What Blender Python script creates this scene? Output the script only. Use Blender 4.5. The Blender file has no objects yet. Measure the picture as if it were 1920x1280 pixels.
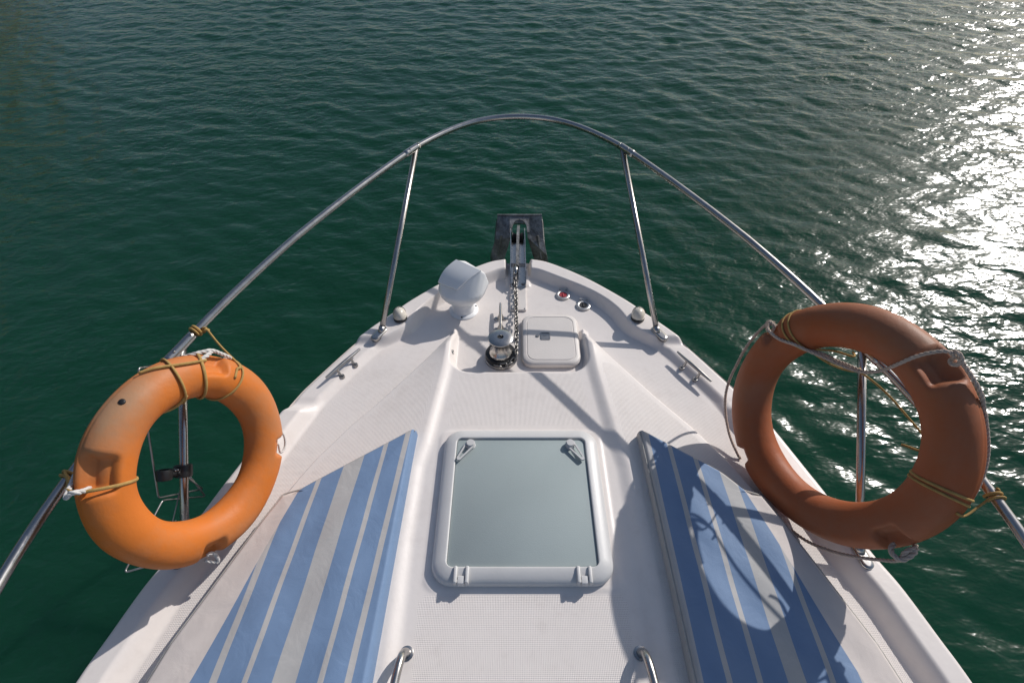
import bpy, bmesh, math, random
import numpy as np
from mathutils import Vector, Matrix

random.seed(7)
rng = np.random.default_rng(11)
SC = bpy.context.scene
COL = SC.collection
V3 = lambda p: np.array(p, dtype=float)

# ------------------------------------------------------------------ view
F_PX, W_PX, H_PX = 982.0, 1920.0, 1280.0
CAM = V3((-0.035, 0.0, 1.78))
PITCH = math.radians(45)
CP, SP = math.cos(PITCH), math.sin(PITCH)


def ray(px, py):
    u = (px - W_PX / 2) / F_PX
    v = (H_PX / 2 - py) / F_PX
    return V3((u, CP + v * SP, -SP + v * CP))


def at(px, py, z):
    d = ray(px, py)
    return CAM + d * ((z - CAM[2]) / d[2])


def atx(px, py, x):
    d = ray(px, py)
    return CAM + d * ((x - CAM[0]) / d[0])


def on_plane(px, py, c, n, off=0.0):
    d = ray(px, py)
    t = np.dot(V3(c) + V3(n) * off - CAM, n) / np.dot(d, n)
    return CAM + d * t


# ------------------------------------------------------------------ materials
def new_mat(name):
    m = bpy.data.materials.new(name)
    m.use_nodes = True
    nt = m.node_tree
    bs = nt.nodes['Principled BSDF']
    return m, nt, bs


def nd(nt, t, **kw):
    n = nt.nodes.new(t)
    for k, v in kw.items():
        setattr(n, k, v)
    return n


def noise(nt, scale, detail=3.0, rough=0.5, vec=None, dist=0.0):
    n = nd(nt, 'ShaderNodeTexNoise')
    n.inputs['Scale'].default_value = scale
    n.inputs['Detail'].default_value = detail
    n.inputs['Roughness'].default_value = rough
    n.inputs['Distortion'].default_value = dist
    if vec is not None:
        nt.links.new(vec, n.inputs['Vector'])
    return n


def ramp(nt, fac, stops, interp='LINEAR'):
    r = nd(nt, 'ShaderNodeValToRGB')
    r.color_ramp.interpolation = interp
    el = r.color_ramp.elements
    while len(el) < len(stops):
        el.new(0.5)
    for e, (p, c) in zip(el, stops):
        e.position = p
        e.color = (*c, 1.0) if len(c) == 3 else c
    nt.links.new(fac, r.inputs['Fac'])
    return r


def math_n(nt, op, a, b=None):
    n = nd(nt, 'ShaderNodeMath', operation=op)
    for i, s in enumerate((a, b)):
        if s is None:
            continue
        if isinstance(s, (int, float)):
            n.inputs[i].default_value = s
        else:
            nt.links.new(s, n.inputs[i])
    return n.outputs[0]


def objco(nt):
    return nd(nt, 'ShaderNodeTexCoord').outputs['Object']


def bump(nt, bs, height, dist=1.0, strength=1.0):
    b = nd(nt, 'ShaderNodeBump')
    b.inputs['Distance'].default_value = dist
    b.inputs['Strength'].default_value = strength
    nt.links.new(height, b.inputs['Height'])
    nt.links.new(b.outputs['Normal'], bs.inputs['Normal'])
    return b


def plain(name, col, rough=0.5, metal=0.0, var=0.06, scale=12.0, bumpd=0.0, bscale=200.0, spec=None):
    """base colour with slight blotches and roughness variation"""
    m, nt, bs = new_mat(name)
    co = objco(nt)
    n = noise(nt, scale, 4, 0.6, co)
    lo = tuple(max(0, c * (1 - var)) for c in col)
    hi = tuple(min(1, c * (1 + var)) for c in col)
    r = ramp(nt, n.outputs['Fac'], [(0.3, lo), (0.7, hi)])
    nt.links.new(r.outputs['Color'], bs.inputs['Base Color'])
    rr = nd(nt, 'ShaderNodeMapRange')
    rr.inputs['To Min'].default_value = max(0.02, rough - 0.06)
    rr.inputs['To Max'].default_value = rough + 0.06
    nt.links.new(n.outputs['Fac'], rr.inputs['Value'])
    nt.links.new(rr.outputs[0], bs.inputs['Roughness'])
    bs.inputs['Metallic'].default_value = metal
    if spec is not None:
        bs.inputs['Specular IOR Level'].default_value = spec
    if bumpd:
        nb = noise(nt, bscale, 3, 0.6, co)
        bump(nt, bs, nb.outputs['Fac'], bumpd)
    return m


def gelcoat():
    m, nt, bs = new_mat('white_gelcoat')
    co = objco(nt)
    n = noise(nt, 3.0, 5, 0.6, co)
    n2 = noise(nt, 26.0, 4, 0.65, co)
    mx = math_n(nt, 'MULTIPLY', n.outputs['Fac'], n2.outputs['Fac'])
    r = ramp(nt, mx, [(0.10, (0.70, 0.64, 0.60)), (0.22, (0.75, 0.69, 0.65)), (0.42, (0.77, 0.71, 0.67))])
    nt.links.new(r.outputs['Color'], bs.inputs['Base Color'])
    bs.inputs['Roughness'].default_value = 0.34
    bs.inputs['Specular IOR Level'].default_value = 0.4
    at_ = nd(nt, 'ShaderNodeAttribute', attribute_name='grip')
    sep = nd(nt, 'ShaderNodeSeparateXYZ')
    nt.links.new(co, sep.inputs[0])
    k = 2 * math.pi / 0.0105
    s = math_n(nt, 'ADD', sep.outputs[0], sep.outputs[1])
    d = math_n(nt, 'SUBTRACT', sep.outputs[0], sep.outputs[1])
    a = math_n(nt, 'SINE', math_n(nt, 'MULTIPLY', s, k))
    b = math_n(nt, 'SINE', math_n(nt, 'MULTIPLY', d, k))
    p = math_n(nt, 'MULTIPLY', a, b)
    h = math_n(nt, 'MULTIPLY', p, at_.outputs['Fac'])
    h = math_n(nt, 'MULTIPLY', h, 0.0005)
    fine = math_n(nt, 'MULTIPLY', noise(nt, 60, 2, 0.5, co).outputs['Fac'], 0.0003)
    bump(nt, bs, math_n(nt, 'ADD', h, fine), 1.0)
    rr = math_n(nt, 'ADD', math_n(nt, 'MULTIPLY', at_.outputs['Fac'], 0.25), 0.34)
    nt.links.new(rr, bs.inputs['Roughness'])
    return m


def stripes(name, edges):
    """edges: list of (u, is_blue) thresholds in the stored attribute stripe_u; beige beyond attribute border>0.5"""
    m, nt, bs = new_mat(name)
    co = objco(nt)
    blue, white, grey, beige = (0.170, 0.258, 0.41), (0.47, 0.455, 0.445), (0.45, 0.44, 0.43), (0.63, 0.565, 0.53)
    cm = {'b': blue, 'w': white, 'g': grey}
    u = nd(nt, 'ShaderNodeAttribute', attribute_name='stripe_u').outputs['Fac']
    bd = nd(nt, 'ShaderNodeAttribute', attribute_name='border').outputs['Fac']
    u0, u1 = 0.40, 1.10
    f = math_n(nt, 'DIVIDE', math_n(nt, 'SUBTRACT', u, u0), u1 - u0)
    wob = math_n(nt, 'MULTIPLY', math_n(nt, 'SUBTRACT', noise(nt, 5, 2, 0.5, co).outputs['Fac'], 0.5), 0.004)
    f = math_n(nt, 'ADD', f, wob)
    stops = [((e - u0) / (u1 - u0), cm[c]) for e, c in edges]
    r = ramp(nt, f, stops, 'CONSTANT')
    mx = nd(nt, 'ShaderNodeMix', data_type='RGBA')
    nt.links.new(math_n(nt, 'GREATER_THAN', bd, 0.5), mx.inputs['Factor'])
    nt.links.new(r.outputs['Color'], mx.inputs['A'])
    mx.inputs['B'].default_value = (*beige, 1)
    n = noise(nt, 9, 5, 0.6, co)
    fade = ramp(nt, n.outputs['Fac'], [(0.3, (0.90, 0.90, 0.90)), (0.7, (1, 1, 1))])
    mu = nd(nt, 'ShaderNodeMix', data_type='RGBA', blend_type='MULTIPLY')
    mu.inputs['Factor'].default_value = 1
    nt.links.new(mx.outputs['Result'], mu.inputs['A'])
    nt.links.new(fade.outputs['Color'], mu.inputs['B'])
    nt.links.new(mu.outputs['Result'], bs.inputs['Base Color'])
    bs.inputs['Roughness'].default_value = 0.62
    bs.inputs['Specular IOR Level'].default_value = 0.3
    weave = noise(nt, 900, 1, 0.5, co)
    wr = noise(nt, 11, 3, 0.5, co, 0.6)
    h = math_n(nt, 'ADD', math_n(nt, 'MULTIPLY', weave.outputs['Fac'], 0.0003), math_n(nt, 'MULTIPLY', wr.outputs['Fac'], 0.0036))
    bump(nt, bs, h, 1.0)
    return m


def buoy_mat(name, base, faded, amount):
    m, nt, bs = new_mat(name)
    co = objco(nt)
    n = noise(nt, 3.2, 4, 0.55, co, 0.4)
    n2 = noise(nt, 40, 5, 0.65, co)
    f = math_n(nt, 'ADD', math_n(nt, 'MULTIPLY', n.outputs['Fac'], 0.8), math_n(nt, 'MULTIPLY', n2.outputs['Fac'], 0.2))
    wt = nd(nt, 'ShaderNodeAttribute', attribute_name='sunbleach').outputs['Fac']
    f = math_n(nt, 'ADD', f, math_n(nt, 'MULTIPLY', wt, amount))
    r = ramp(nt, f, [(0.42, base), (0.60, tuple(0.6 * a + 0.4 * b for a, b in zip(base, faded))), (0.85, faded)])
    nt.links.new(r.outputs['Color'], bs.inputs['Base Color'])
    bs.inputs['Roughness'].default_value = 0.52
    bs.inputs['Specular IOR Level'].default_value = 0.25
    n3 = noise(nt, 120, 4, 0.6, co)
    n4 = noise(nt, 9, 3, 0.5, co)
    bump(nt, bs, math_n(nt, 'ADD', math_n(nt, 'MULTIPLY', n3.outputs['Fac'], 0.0005), math_n(nt, 'MULTIPLY', n4.outputs['Fac'], 0.004)), 1.0)
    return m


def galvanised():
    m, nt, bs = new_mat('worn_galvanised_steel')
    co = objco(nt)
    n = noise(nt, 14, 6, 0.7, co, 0.5)
    n2 = noise(nt, 60, 4, 0.6, co)
    f = math_n(nt, 'ADD', math_n(nt, 'MULTIPLY', n.outputs['Fac'], 0.75), math_n(nt, 'MULTIPLY', n2.outputs['Fac'], 0.25))
    r = ramp(nt, f, [(0.36, (0.05, 0.047, 0.045)), (0.45, (0.17, 0.165, 0.16)), (0.58, (0.30, 0.295, 0.29)), (0.7, (0.42, 0.41, 0.4))])
    nt.links.new(r.outputs['Color'], bs.inputs['Base Color'])
    bs.inputs['Metallic'].default_value = 0.75
    bs.inputs['Roughness'].default_value = 0.5
    bump(nt, bs, n2.outputs['Fac'], 0.003)
    return m


def water_mat():
    m, nt, bs = new_mat('green_sea_water')
    co = objco(nt)
    n = noise(nt, 0.12, 3, 0.5, co)
    r = ramp(nt, n.outputs['Fac'], [(0.3, (0.0050, 0.040, 0.0205)), (0.7, (0.0064, 0.049, 0.0255))])
    nt.links.new(r.outputs['Color'], bs.inputs['Base Color'])
    bs.inputs['Roughness'].default_value = 0.18
    bs.inputs['IOR'].default_value = 1.333
    bs.subsurface_method = 'BURLEY'
    bs.inputs['Subsurface Weight'].default_value = 1.0
    bs.inputs['Subsurface Radius'].default_value = (0.5, 1.0, 0.8)
    bs.inputs['Subsurface Scale'].default_value = 0.6
    mp = nd(nt, 'ShaderNodeMapping')
    mp.inputs['Rotation'].default_value = (0, 0, math.radians(18))
    mp.inputs['Scale'].default_value = (0.55, 1.0, 1.0)
    nt.links.new(co, mp.inputs['Vector'])
    a = noise(nt, 4.5, 3, 0.55, mp.outputs[0], 0.25)
    b = noise(nt, 18, 2, 0.5, mp.outputs[0], 0.2)
    patch = noise(nt, 0.35, 3, 0.5, co)
    pr = ramp(nt, patch.outputs['Fac'], [(0.35, (0.55, 0.55, 0.55)), (0.65, (1.25, 1.25, 1.25))])
    h = math_n(nt, 'ADD', math_n(nt, 'MULTIPLY', a.outputs['Fac'], 0.015), math_n(nt, 'MULTIPLY', b.outputs['Fac'], 0.011))
    h = math_n(nt, 'MULTIPLY', h, pr.outputs['Color'])
    bump(nt, bs, h, 1.0)
    return m


M = {}
M['gel'] = gelcoat()
M['steel'] = plain('polished_stainless', (0.42, 0.405, 0.39), 0.27, 1.0, 0.08, 25)
M['steel_dull'] = plain('dull_stainless', (0.36, 0.35, 0.34), 0.36, 1.0, 0.2, 30)
M['filler'] = plain('satin_alloy', (0.50, 0.49, 0.48), 0.42, 0.8, 0.1, 60)
M['galv'] = galvanised()
M['chain'] = plain('dull_chain_steel', (0.24, 0.23, 0.22), 0.33, 1.0, 0.35, 90)
M['frame'] = plain('white_plastic', (0.58, 0.57, 0.56), 0.42, 0, 0.03, 8, 0.0004, 90)
M['lamp_white'] = plain('white_lamp_plastic', (0.80, 0.80, 0.80), 0.32, 0, 0.03, 6)
M['cream'] = plain('yellowed_white_plastic', (0.68, 0.62, 0.53), 0.3, 0, 0.06, 30)
M['glass'] = plain('frosted_green_acrylic', (0.335, 0.385, 0.385), 0.6, 0, 0.03, 4, 0.0005, 300, spec=0.12)
M['lid'] = plain('locker_lid_gelcoat', (0.66, 0.61, 0.57), 0.45, 0, 0.05, 5, 0.0005, 140)
M['black'] = plain('black_plastic', (0.012, 0.012, 0.013), 0.45, 0, 0.3, 60)
M['rubber'] = plain('black_rubber', (0.02, 0.02, 0.021), 0.6, 0, 0.3, 40)
M['red'] = plain('red_plastic_cap', (0.38, 0.035, 0.045), 0.4, 0, 0.15, 60)
M['rope'] = plain('white_nylon_rope', (0.62, 0.59, 0.56), 0.8, 0, 0.12, 80, 0.001, 700)
M['rope_grey'] = plain('weathered_rope', (0.50, 0.40, 0.33), 0.85, 0, 0.15, 80, 0.001, 700)
M['cord'] = plain('khaki_cord', (0.40, 0.245, 0.075), 0.8, 0, 0.18, 60, 0.0008, 900)
M['piping'] = plain('cushion_piping', (0.42, 0.40, 0.37), 0.7, 0, 0.1, 40)
M['seam'] = plain('dark_seam', (0.10, 0.03, 0.012), 0.7, 0, 0.2, 40)
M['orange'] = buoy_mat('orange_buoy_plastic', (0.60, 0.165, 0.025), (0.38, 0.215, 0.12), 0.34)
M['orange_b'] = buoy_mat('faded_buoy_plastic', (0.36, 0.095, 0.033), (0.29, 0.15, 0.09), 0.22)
M['water'] = water_mat()
M['lens'] = plain('clear_lens', (0.62, 0.62, 0.64), 0.18, 0.85, 0.1, 200)

# ------------------------------------------------------------------ object helpers
ORG = {}
BOAT_TOP = []


def thing(name, label, cat, base=(0, 0, 0), group=None):
    o = bpy.data.objects.new(name, None)
    o.empty_display_size = 0.1
    COL.objects.link(o)
    o.location = base
    o['label'] = label
    o['category'] = cat
    if group:
        o['group'] = group
    ORG[o] = V3(base)
    BOAT_TOP.append(o)
    return o


class MB:
    """collects shapes into one mesh"""

    def __init__(self):
        self.v, self.f, self.n = [], [], 0

    def add(self, verts, faces):
        verts = np.asarray(verts, float)
        self.v.append(verts)
        self.f += [tuple(i + self.n for i in f) for f in faces]
        self.n += len(verts)
        return self

    def build(self, name, mat, parent=None, org=None, smooth=True, label=None, autos=None):
        v = np.concatenate(self.v)
        o0 = V3(org) if org is not None else (ORG[parent] if parent is not None else V3((0, 0, 0)))
        me = bpy.data.meshes.new(name)
        me.from_pydata((v - o0).tolist(), [], self.f)
        me.materials.append(mat)
        me.polygons.foreach_set('use_smooth', [bool(smooth)] * len(me.polygons))
        me.update()
        if autos is not None:
            try:
                me.set_sharp_from_angle(angle=math.radians(autos))
            except Exception:
                pass
        o = bpy.data.objects.new(name, me)
        COL.objects.link(o)
        ORG[o] = o0
        if parent is not None:
            o.parent = parent
            o.location = o0 - ORG[parent]
        else:
            o.location = o0
            BOAT_TOP.append(o)
        if label:
            o['label'] = label
        return o


def catmull(pts, step=0.01, closed=False):
    P = [V3(p) for p in pts]
    n = len(P)
    out = []
    rngi = range(n) if closed else range(n - 1)
    for i in rngi:
        p1, p2 = P[i], P[(i + 1) % n]
        p0 = P[i - 1] if (i > 0 or closed) else 2 * p1 - p2
        p3 = P[(i + 2) % n] if (i + 2 < n or closed) else 2 * p2 - p1
        k = max(2, int(np.linalg.norm(p2 - p1) / step))
        for j in range(k):
            t = j / k
            out.append(0.5 * ((2 * p1) + (-p0 + p2) * t + (2 * p0 - 5 * p1 + 4 * p2 - p3) * t * t + (-p0 + 3 * p1 - 3 * p2 + p3) * t ** 3))
    if not closed:
        out.append(P[-1])
    return np.array(out)


def frames(pts, closed=False):
    pts = np.asarray(pts)
    n = len(pts)
    if closed:
        T = np.roll(pts, -1, 0) - np.roll(pts, 1, 0)
    else:
        T = np.gradient(pts, axis=0)
    T /= np.maximum(np.linalg.norm(T, axis=1), 1e-9)[:, None]
    N = np.zeros_like(pts)
    a = V3((0, 0, 1)) if abs(T[0][2]) < 0.9 else V3((1, 0, 0))
    u = a - T[0] * np.dot(a, T[0])
    u /= np.linalg.norm(u)
    for i in range(n):
        u = u - T[i] * np.dot(u, T[i])
        u /= max(np.linalg.norm(u), 1e-9)
        N[i] = u
    return T, N, np.cross(T, N)


def tube(mb, pts, r, seg=12, closed=False, cap=True, flat=1.0):
    """flat<1 squashes the section along the frame's second axis"""
    pts = np.asarray(pts, float)
    n = len(pts)
    T, N, B = frames(pts, closed)
    rr = np.full(n, r) if np.isscalar(r) else np.asarray(r)
    a = np.linspace(0, 2 * math.pi, seg, endpoint=False)
    v = (pts[:, None] + rr[:, None, None] * (np.cos(a)[None, :, None] * N[:, None] + flat * np.sin(a)[None, :, None] * B[:, None])).reshape(-1, 3)
    f = []
    for i in range(n if closed else n - 1):
        j = (i + 1) % n
        for k in range(seg):
            l = (k + 1) % seg
            f.append((i * seg + k, i * seg + l, j * seg + l, j * seg + k))
    if cap and not closed:
        f.append(tuple(range(seg))[::-1])
        f.append(tuple((n - 1) * seg + k for k in range(seg)))
    return mb.add(v, f)


def rope(mb, pts, r, pitch=None, closed=False, step=0.004):
    """three laid strands along a curve"""
    pts = catmull(pts, step, closed)
    pitch = pitch or r * 7
    T, N, B = frames(pts, closed)
    d = np.concatenate([[0], np.cumsum(np.linalg.norm(np.diff(pts, axis=0), axis=1))])
    if closed:
        tot = d[-1] + np.linalg.norm(pts[0] - pts[-1])
        pitch = tot / max(1, round(tot / pitch))
    for s in range(3):
        a = 2 * math.pi * (d / pitch + s / 3)
        c = pts + r * 0.5 * (np.cos(a)[:, None] * N + np.sin(a)[:, None] * B)
        tube(mb, c, r * 0.56, 7, closed)
    return mb


def box(mb, lo, hi):
    x0, y0, z0 = lo
    x1, y1, z1 = hi
    v = [(x0, y0, z0), (x1, y0, z0), (x1, y1, z0), (x0, y1, z0), (x0, y0, z1), (x1, y0, z1), (x1, y1, z1), (x0, y1, z1)]
    return mb.add(v, [(3, 2, 1, 0), (4, 5, 6, 7), (0, 1, 5, 4), (1, 2, 6, 5), (2, 3, 7, 6), (3, 0, 4, 7)])


def rbox(mb, lo, hi, r=0.004, seg=3, rot=None, piv=None):
    bm = bmesh.new()
    bmesh.ops.create_cube(bm, size=1)
    lo, hi = V3(lo), V3(hi)
    c, s = (lo + hi) / 2, hi - lo
    for v in bm.verts:
        v.co = Vector(c + V3(v.co) * s)
    bmesh.ops.bevel(bm, geom=bm.edges[:], offset=min(r, s.min() * 0.49), segments=seg, affect='EDGES', profile=0.5)
    if rot is not None:
        bmesh.ops.rotate(bm, verts=bm.verts[:], cent=Vector(piv if piv is not None else c), matrix=rot.to_3x3())
    return add_bm(mb, bm)


def add_bm(mb, bm):
    bm.verts.index_update()
    mb.add([v.co[:] for v in bm.verts], [tuple(v.index for v in f.verts) for f in bm.faces])
    bm.free()
    return mb


def lathe(mb, prof, c, axis=(0, 0, 1), seg=40, xdir=None, sx=1.0, sy=1.0):
    ax = V3(axis) / np.linalg.norm(axis)
    a = V3(xdir) if xdir is not None else (V3((1, 0, 0)) if abs(ax[0]) < 0.9 else V3((0, 1, 0)))
    u = a - ax * np.dot(a, ax)
    u /= np.linalg.norm(u)
    w = np.cross(ax, u)
    th = np.linspace(0, 2 * math.pi, seg, endpoint=False)
    v, f = [], []
    for r, z in prof:
        for t in th:
            v.append(V3(c) + ax * z + u * (r * math.cos(t) * sx) + w * (r * math.sin(t) * sy))
    n = len(prof)
    for i in range(n - 1):
        for k in range(seg):
            l = (k + 1) % seg
            f.append((i * seg + k, i * seg + l, (i + 1) * seg + l, (i + 1) * seg + k))
    if prof[-1][0] > 1e-6:
        f.append(tuple((n - 1) * seg + k for k in range(seg)))
    if prof[0][0] > 1e-6:
        f.append(tuple(range(seg))[::-1])
    return mb.add(v, f)


def rrect(x0, x1, y0, y1, r, n=8, top=None):
    """rounded rectangle outline, ccw"""
    out = []
    for cx, cy, a0 in ((x1 - r, y1 - r, 0), (x0 + r, y1 - r, 90), (x0 + r, y0 + r, 180), (x1 - r, y0 + r, 270)):
        for i in range(n + 1):
            a = math.radians(a0 + 90 * i / n)
            out.append((cx + r * math.cos(a), cy + r * math.sin(a)))
    return np.array(out)


def stack(mb, loops, cap_top=True, cap_bot=True, closed_ring=False):
    """loops: list of (outline Nx2, z) joined one above another"""
    n = len(loops[0][0])
    v, f = [], []
    for o, z in loops:
        zz = np.full(n, z) if np.isscalar(z) else z
        v.append(np.column_stack([o, zz]))
    m = len(loops)
    for i in range(m if closed_ring else m - 1):
        j = (i + 1) % m
        for k in range(n):
            l = (k + 1) % n
            f.append((i * n + k, i * n + l, j * n + l, j * n + k))
    if not closed_ring:
        if cap_top:
            f.append(tuple((m - 1) * n + k for k in range(n)))
        if cap_bot:
            f.append(tuple(range(n))[::-1])
    return mb.add(np.concatenate(v), f)


def S(t):
    t = np.clip(t, 0, 1)
    return t * t * (3 - 2 * t)


# ------------------------------------------------------------------ boat: deck
OUT = [(0.0, 2.452), (0.087, 2.443), (0.19, 2.405), (0.375, 2.272), (0.554, 2.098), (0.655, 1.975), (0.742, 1.868), (0.812, 1.765),
       (0.936, 1.545), (0.980, 1.453), (1.042, 1.28), (1.108, 1.07), (1.13, 1.0), (1.198, 0.765), (1.242, 0.645), (1.279, 0.497),
       (1.306, 0.383), (1.345, 0.15), (1.375, -0.2), (1.40, -0.7), (1.41, -1.4), (1.40, -2.2), (1.37, -3.0), (1.34, -3.6)]
outl = catmull([(x, y, 0) for x, y in OUT], 0.012)[:, :2]
outl[0] = (0.0005, 2.452)
oy, ox = outl[::-1, 1], outl[::-1, 0]
beam = lambda y: np.interp(y, oy, ox)
A_Y = np.array([-3.6, -0.3, 0.2, 0.465, 0.845, 1.05, 1.14, 1.295, 1.39, 1.455, 1.6, 1.72, 1.86, 1.90])
A_X = np.array([1.21, 1.185, 1.155, 1.095, 0.955, 0.868, 0.822, 0.722, 0.65, 0.602, 0.503, 0.42, 0.332, 0.305])
xA = lambda y: np.interp(y, A_Y, A_X)
B_Y = np.array([-3.6, -0.5, 0.38, 0.79, 1.09, 1.196, 1.422, 1.60, 1.7, 1.9])
B_X = np.array([0.36, 0.36, 0.366, 0.374, 0.368, 0.347, 0.322, 0.303, 0.298, 0.298])
xB = lambda y: np.interp(y, B_Y, B_X)
ZB, ZC, ZO, ZA = -0.05, 0.0, 0.016, -0.012


def edge_dist(x, y):
    pts = np.stack([np.abs(x).ravel(), y.ravel()], 1)
    a, b = outl[:-1], outl[1:]
    ab = b - a
    L2 = (ab ** 2).sum(1)
    out = np.empty(len(pts))
    for s in range(0, len(pts), 20000):
        p = pts[s:s + 20000]
        t = np.clip(((p[:, None] - a[None]) * ab[None]).sum(2) / L2[None], 0, 1)
        q = a[None] + t[..., None] * ab[None]
        out[s:s + 20000] = np.sqrt(((p[:, None] - q) ** 2).sum(2).min(1))
    return out.reshape(x.shape)


def deck_z(x, y, d):
    ax = np.abs(x)
    # trunk and channel
    pan = ZA + (ZO - ZA) * np.clip((xA(y) - ax) / np.maximum(xA(y) - xB(y) - 0.05, 0.05), 0, 1)
    pan = ZB + 0.008 + (pan - ZB - 0.008) * S((1.90 - y) / 0.10)
    h = ZB + 0.008 * S((1.95 - y) / 0.3) + (pan - ZB - 0.008 * S((1.95 - y) / 0.3)) * S((xA(y) - ax) / 0.017)
    # well: rounded aft corners
    rc, yw, xw = 0.085, 1.605, 0.306
    qx, qy = ax - (xw - rc), (yw + rc) - y
    sd = np.hypot(np.maximum(qx, 0), np.maximum(qy, 0)) + np.minimum(np.maximum(qx, qy), 0) - rc
    chan = ZB + (ZC - ZB) * S((sd + 0.006) / 0.030)
    chan = np.where(y > 1.9, ZB, chan)
    tB = S((ax - xB(y) + 0.004) / 0.056)
    z = chan + (h - chan) * tB
    z = np.where(y > 1.92, ZB, z)
    # hatch plinth
    px_, py_ = ax - (0.335 - 0.05), np.abs(y - 0.945) - (0.325 - 0.05)
    sp = np.hypot(np.maximum(px_, 0), np.maximum(py_, 0)) + np.minimum(np.maximum(px_, py_), 0) - 0.05
    z = z + 0.004 * S(-sp / 0.02) * (ax < 0.4)
    # gunwale lips
    wl = 0.076 + 0.010 * np.sin(y * 17.0)
    wl = wl + 0.035 * np.exp(-((y - 1.86) / 0.10) ** 2)
    fore = S((y - 1.75) / 0.07)
    z = z + (0.007 - z) * S((wl + 0.04 - d) / 0.04) * fore
    aft = S((1.455 - y) / 0.10)
    z = z + (0.010 - z) * S((0.132 - d) / 0.062) * aft
    mid = (1 - fore) * (1 - aft)
    z = z + (-0.016 - z) * S((0.13 - d) / 0.05) * mid
    # roller gap in the lip
    gap = S((0.075 - ax) / 0.02) * S((y - 2.24) / 0.03)
    z = z + (ZB + 0.008 - z) * gap
    # rolled edge
    r = 0.020
    q = np.clip((r - d) / r, 0, 1)
    z = z - r * (1 - np.sqrt(np.maximum(1 - q * q, 0)))
    return z


def deck_grip(x, y, d):
    ax = np.abs(x)
    g = np.zeros_like(x)
    cen = (ax < xB(y) - 0.035) & (y < 1.575) & ~((ax < 0.345) & (np.abs(y - 0.945) < 0.345)) & ~((y > 0.62) & (y < 1.29))
    cen |= (ax < xB(y) - 0.05) & (y < 0.62)
    pan = (ax > xB(y) + 0.075) & (ax < xA(y) - 0.045) & (y < 1.64)
    side = (ax > xA(y) + 0.014) & (d > np.where(y > 1.4, 0.15, 0.134)) & (y < 1.64)
    bow = (d > 0.16) & (y > 1.66) & (y < 2.22) & (ax < 0.27)
    g[cen | pan | side | bow] = 1.0
    return g


def build_deck(parent):
    rows_y = outl[:, 1]
    # finer rows in the visible part
    yy = np.unique(np.round(np.concatenate([outl[:40, 1], np.arange(0.2, 2.36, 0.0065), np.arange(-3.6, 0.2, 0.06)]), 5))[::-1]
    nu = 221
    u = np.linspace(-1, 1, 2 * nu - 1)
    u = np.sign(u) * (1 - (1 - np.abs(u)) ** 1.25)
    X = beam(yy)[:, None] * u[None]
    Y = np.repeat(yy[:, None], len(u), 1)
    D = edge_dist(X, Y)
    Z = deck_z(X, Y, D)
    G = deck_grip(X, Y, D)
    m, n = X.shape
    idx = np.arange(m * n).reshape(m, n)
    f = np.stack([idx[:-1, :-1], idx[1:, :-1], idx[1:, 1:], idx[:-1, 1:]], -1).reshape(-1, 4)
    mb = MB()
    mb.v.append(np.stack([X, Y, Z], -1).reshape(-1, 3))
    mb.f = [tuple(t) for t in f.tolist()]
    mb.n = m * n
    o = mb.build('deck', M['gel'], parent)
    a = o.data.attributes.new('grip', 'FLOAT', 'POINT')
    a.data.foreach_set('value', G.ravel().astype(np.float32))
    return o


def dz(x, y):
    x, y = np.array([[x]], float), np.array([[y]], float)
    return float(deck_z(x, y, edge_dist(x, y))[0, 0])


boat = thing('motorboat', 'white fibreglass motorboat seen from above its foredeck with steel bow rail', 'boat', (0, 0.2, -1.2))
deck = build_deck(boat)


def build_hull(parent):
    ys = outl[::2]
    prof = [(1.0, -0.0205), (1.003, -0.06), (0.985, -0.12), (0.93, -0.45), (0.84, -0.85), (0.70, -1.15), (0.40, -1.45), (0.02, -1.65)]
    v, f = [], []
    for s in (1, -1):
        base = len(v)
        for x, y in ys:
            for k, (q, z) in enumerate(prof):
                yb = y - (0.9 * (-z) * max(0.0, (y - 0.6) / 1.85) ** 2 if y > 0.6 else 0)
                v.append((s * max(x * q, 0.0004), yb, z))
        n = len(prof)
        for i in range(len(ys) - 1):
            for k in range(n - 1):
                a, b, c, d = base + i * n + k, base + i * n + k + 1, base + (i + 1) * n + k + 1, base + (i + 1) * n + k
                f.append((a, b, c, d) if s < 0 else (d, c, b, a))
    # transom
    n = len(prof)
    L = len(ys)
    a = [(L - 1) * n + k for k in range(n)]
    b = [L * n + (L - 1) * n + k for k in range(n)]
    for k in range(n - 1):
        f.append((a[k], a[k + 1], b[k + 1], b[k]))
    return MB().add(v, f).build('hull', M['gel'], parent, autos=50)


build_hull(boat)

# ------------------------------------------------------------------ boat: bow rail
LP = [(0, 1065), (115, 900), (330, 650), (355, 622), (560, 448), (680, 345), (787, 272), (870, 232)]
RP = [(1060, 232), (1160, 272), (1240, 325), (1350, 407), (1450, 488), (1530, 560), (1602, 650), (1850, 935), (1920, 1025)]


def rail_zy(y):
    return float(np.interp(y, [-1.0, 0.4, 0.72, 1.25, 1.8, 2.48, 2.85], [0.41, 0.43, 0.45, 0.495, 0.57, 0.645, 0.66]))


def on_rail(px, py):
    z = 0.65
    for _ in range(6):
        p = at(px, py, z)
        z = rail_zy(p[1])
    return at(px, py, z)


apex = on_rail(975, 219)
pts = [on_rail(*p) for p in LP + RP] + [apex]
ss = np.array([math.sqrt(max(0, apex[1] - p[1])) for p in pts])
xx = np.array([abs(p[0]) for p in pts])
Amat = np.stack([ss, ss ** 2, ss ** 3, ss ** 4, ss ** 5], 1)
cf = np.linalg.lstsq(Amat, xx, rcond=None)[0]


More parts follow.
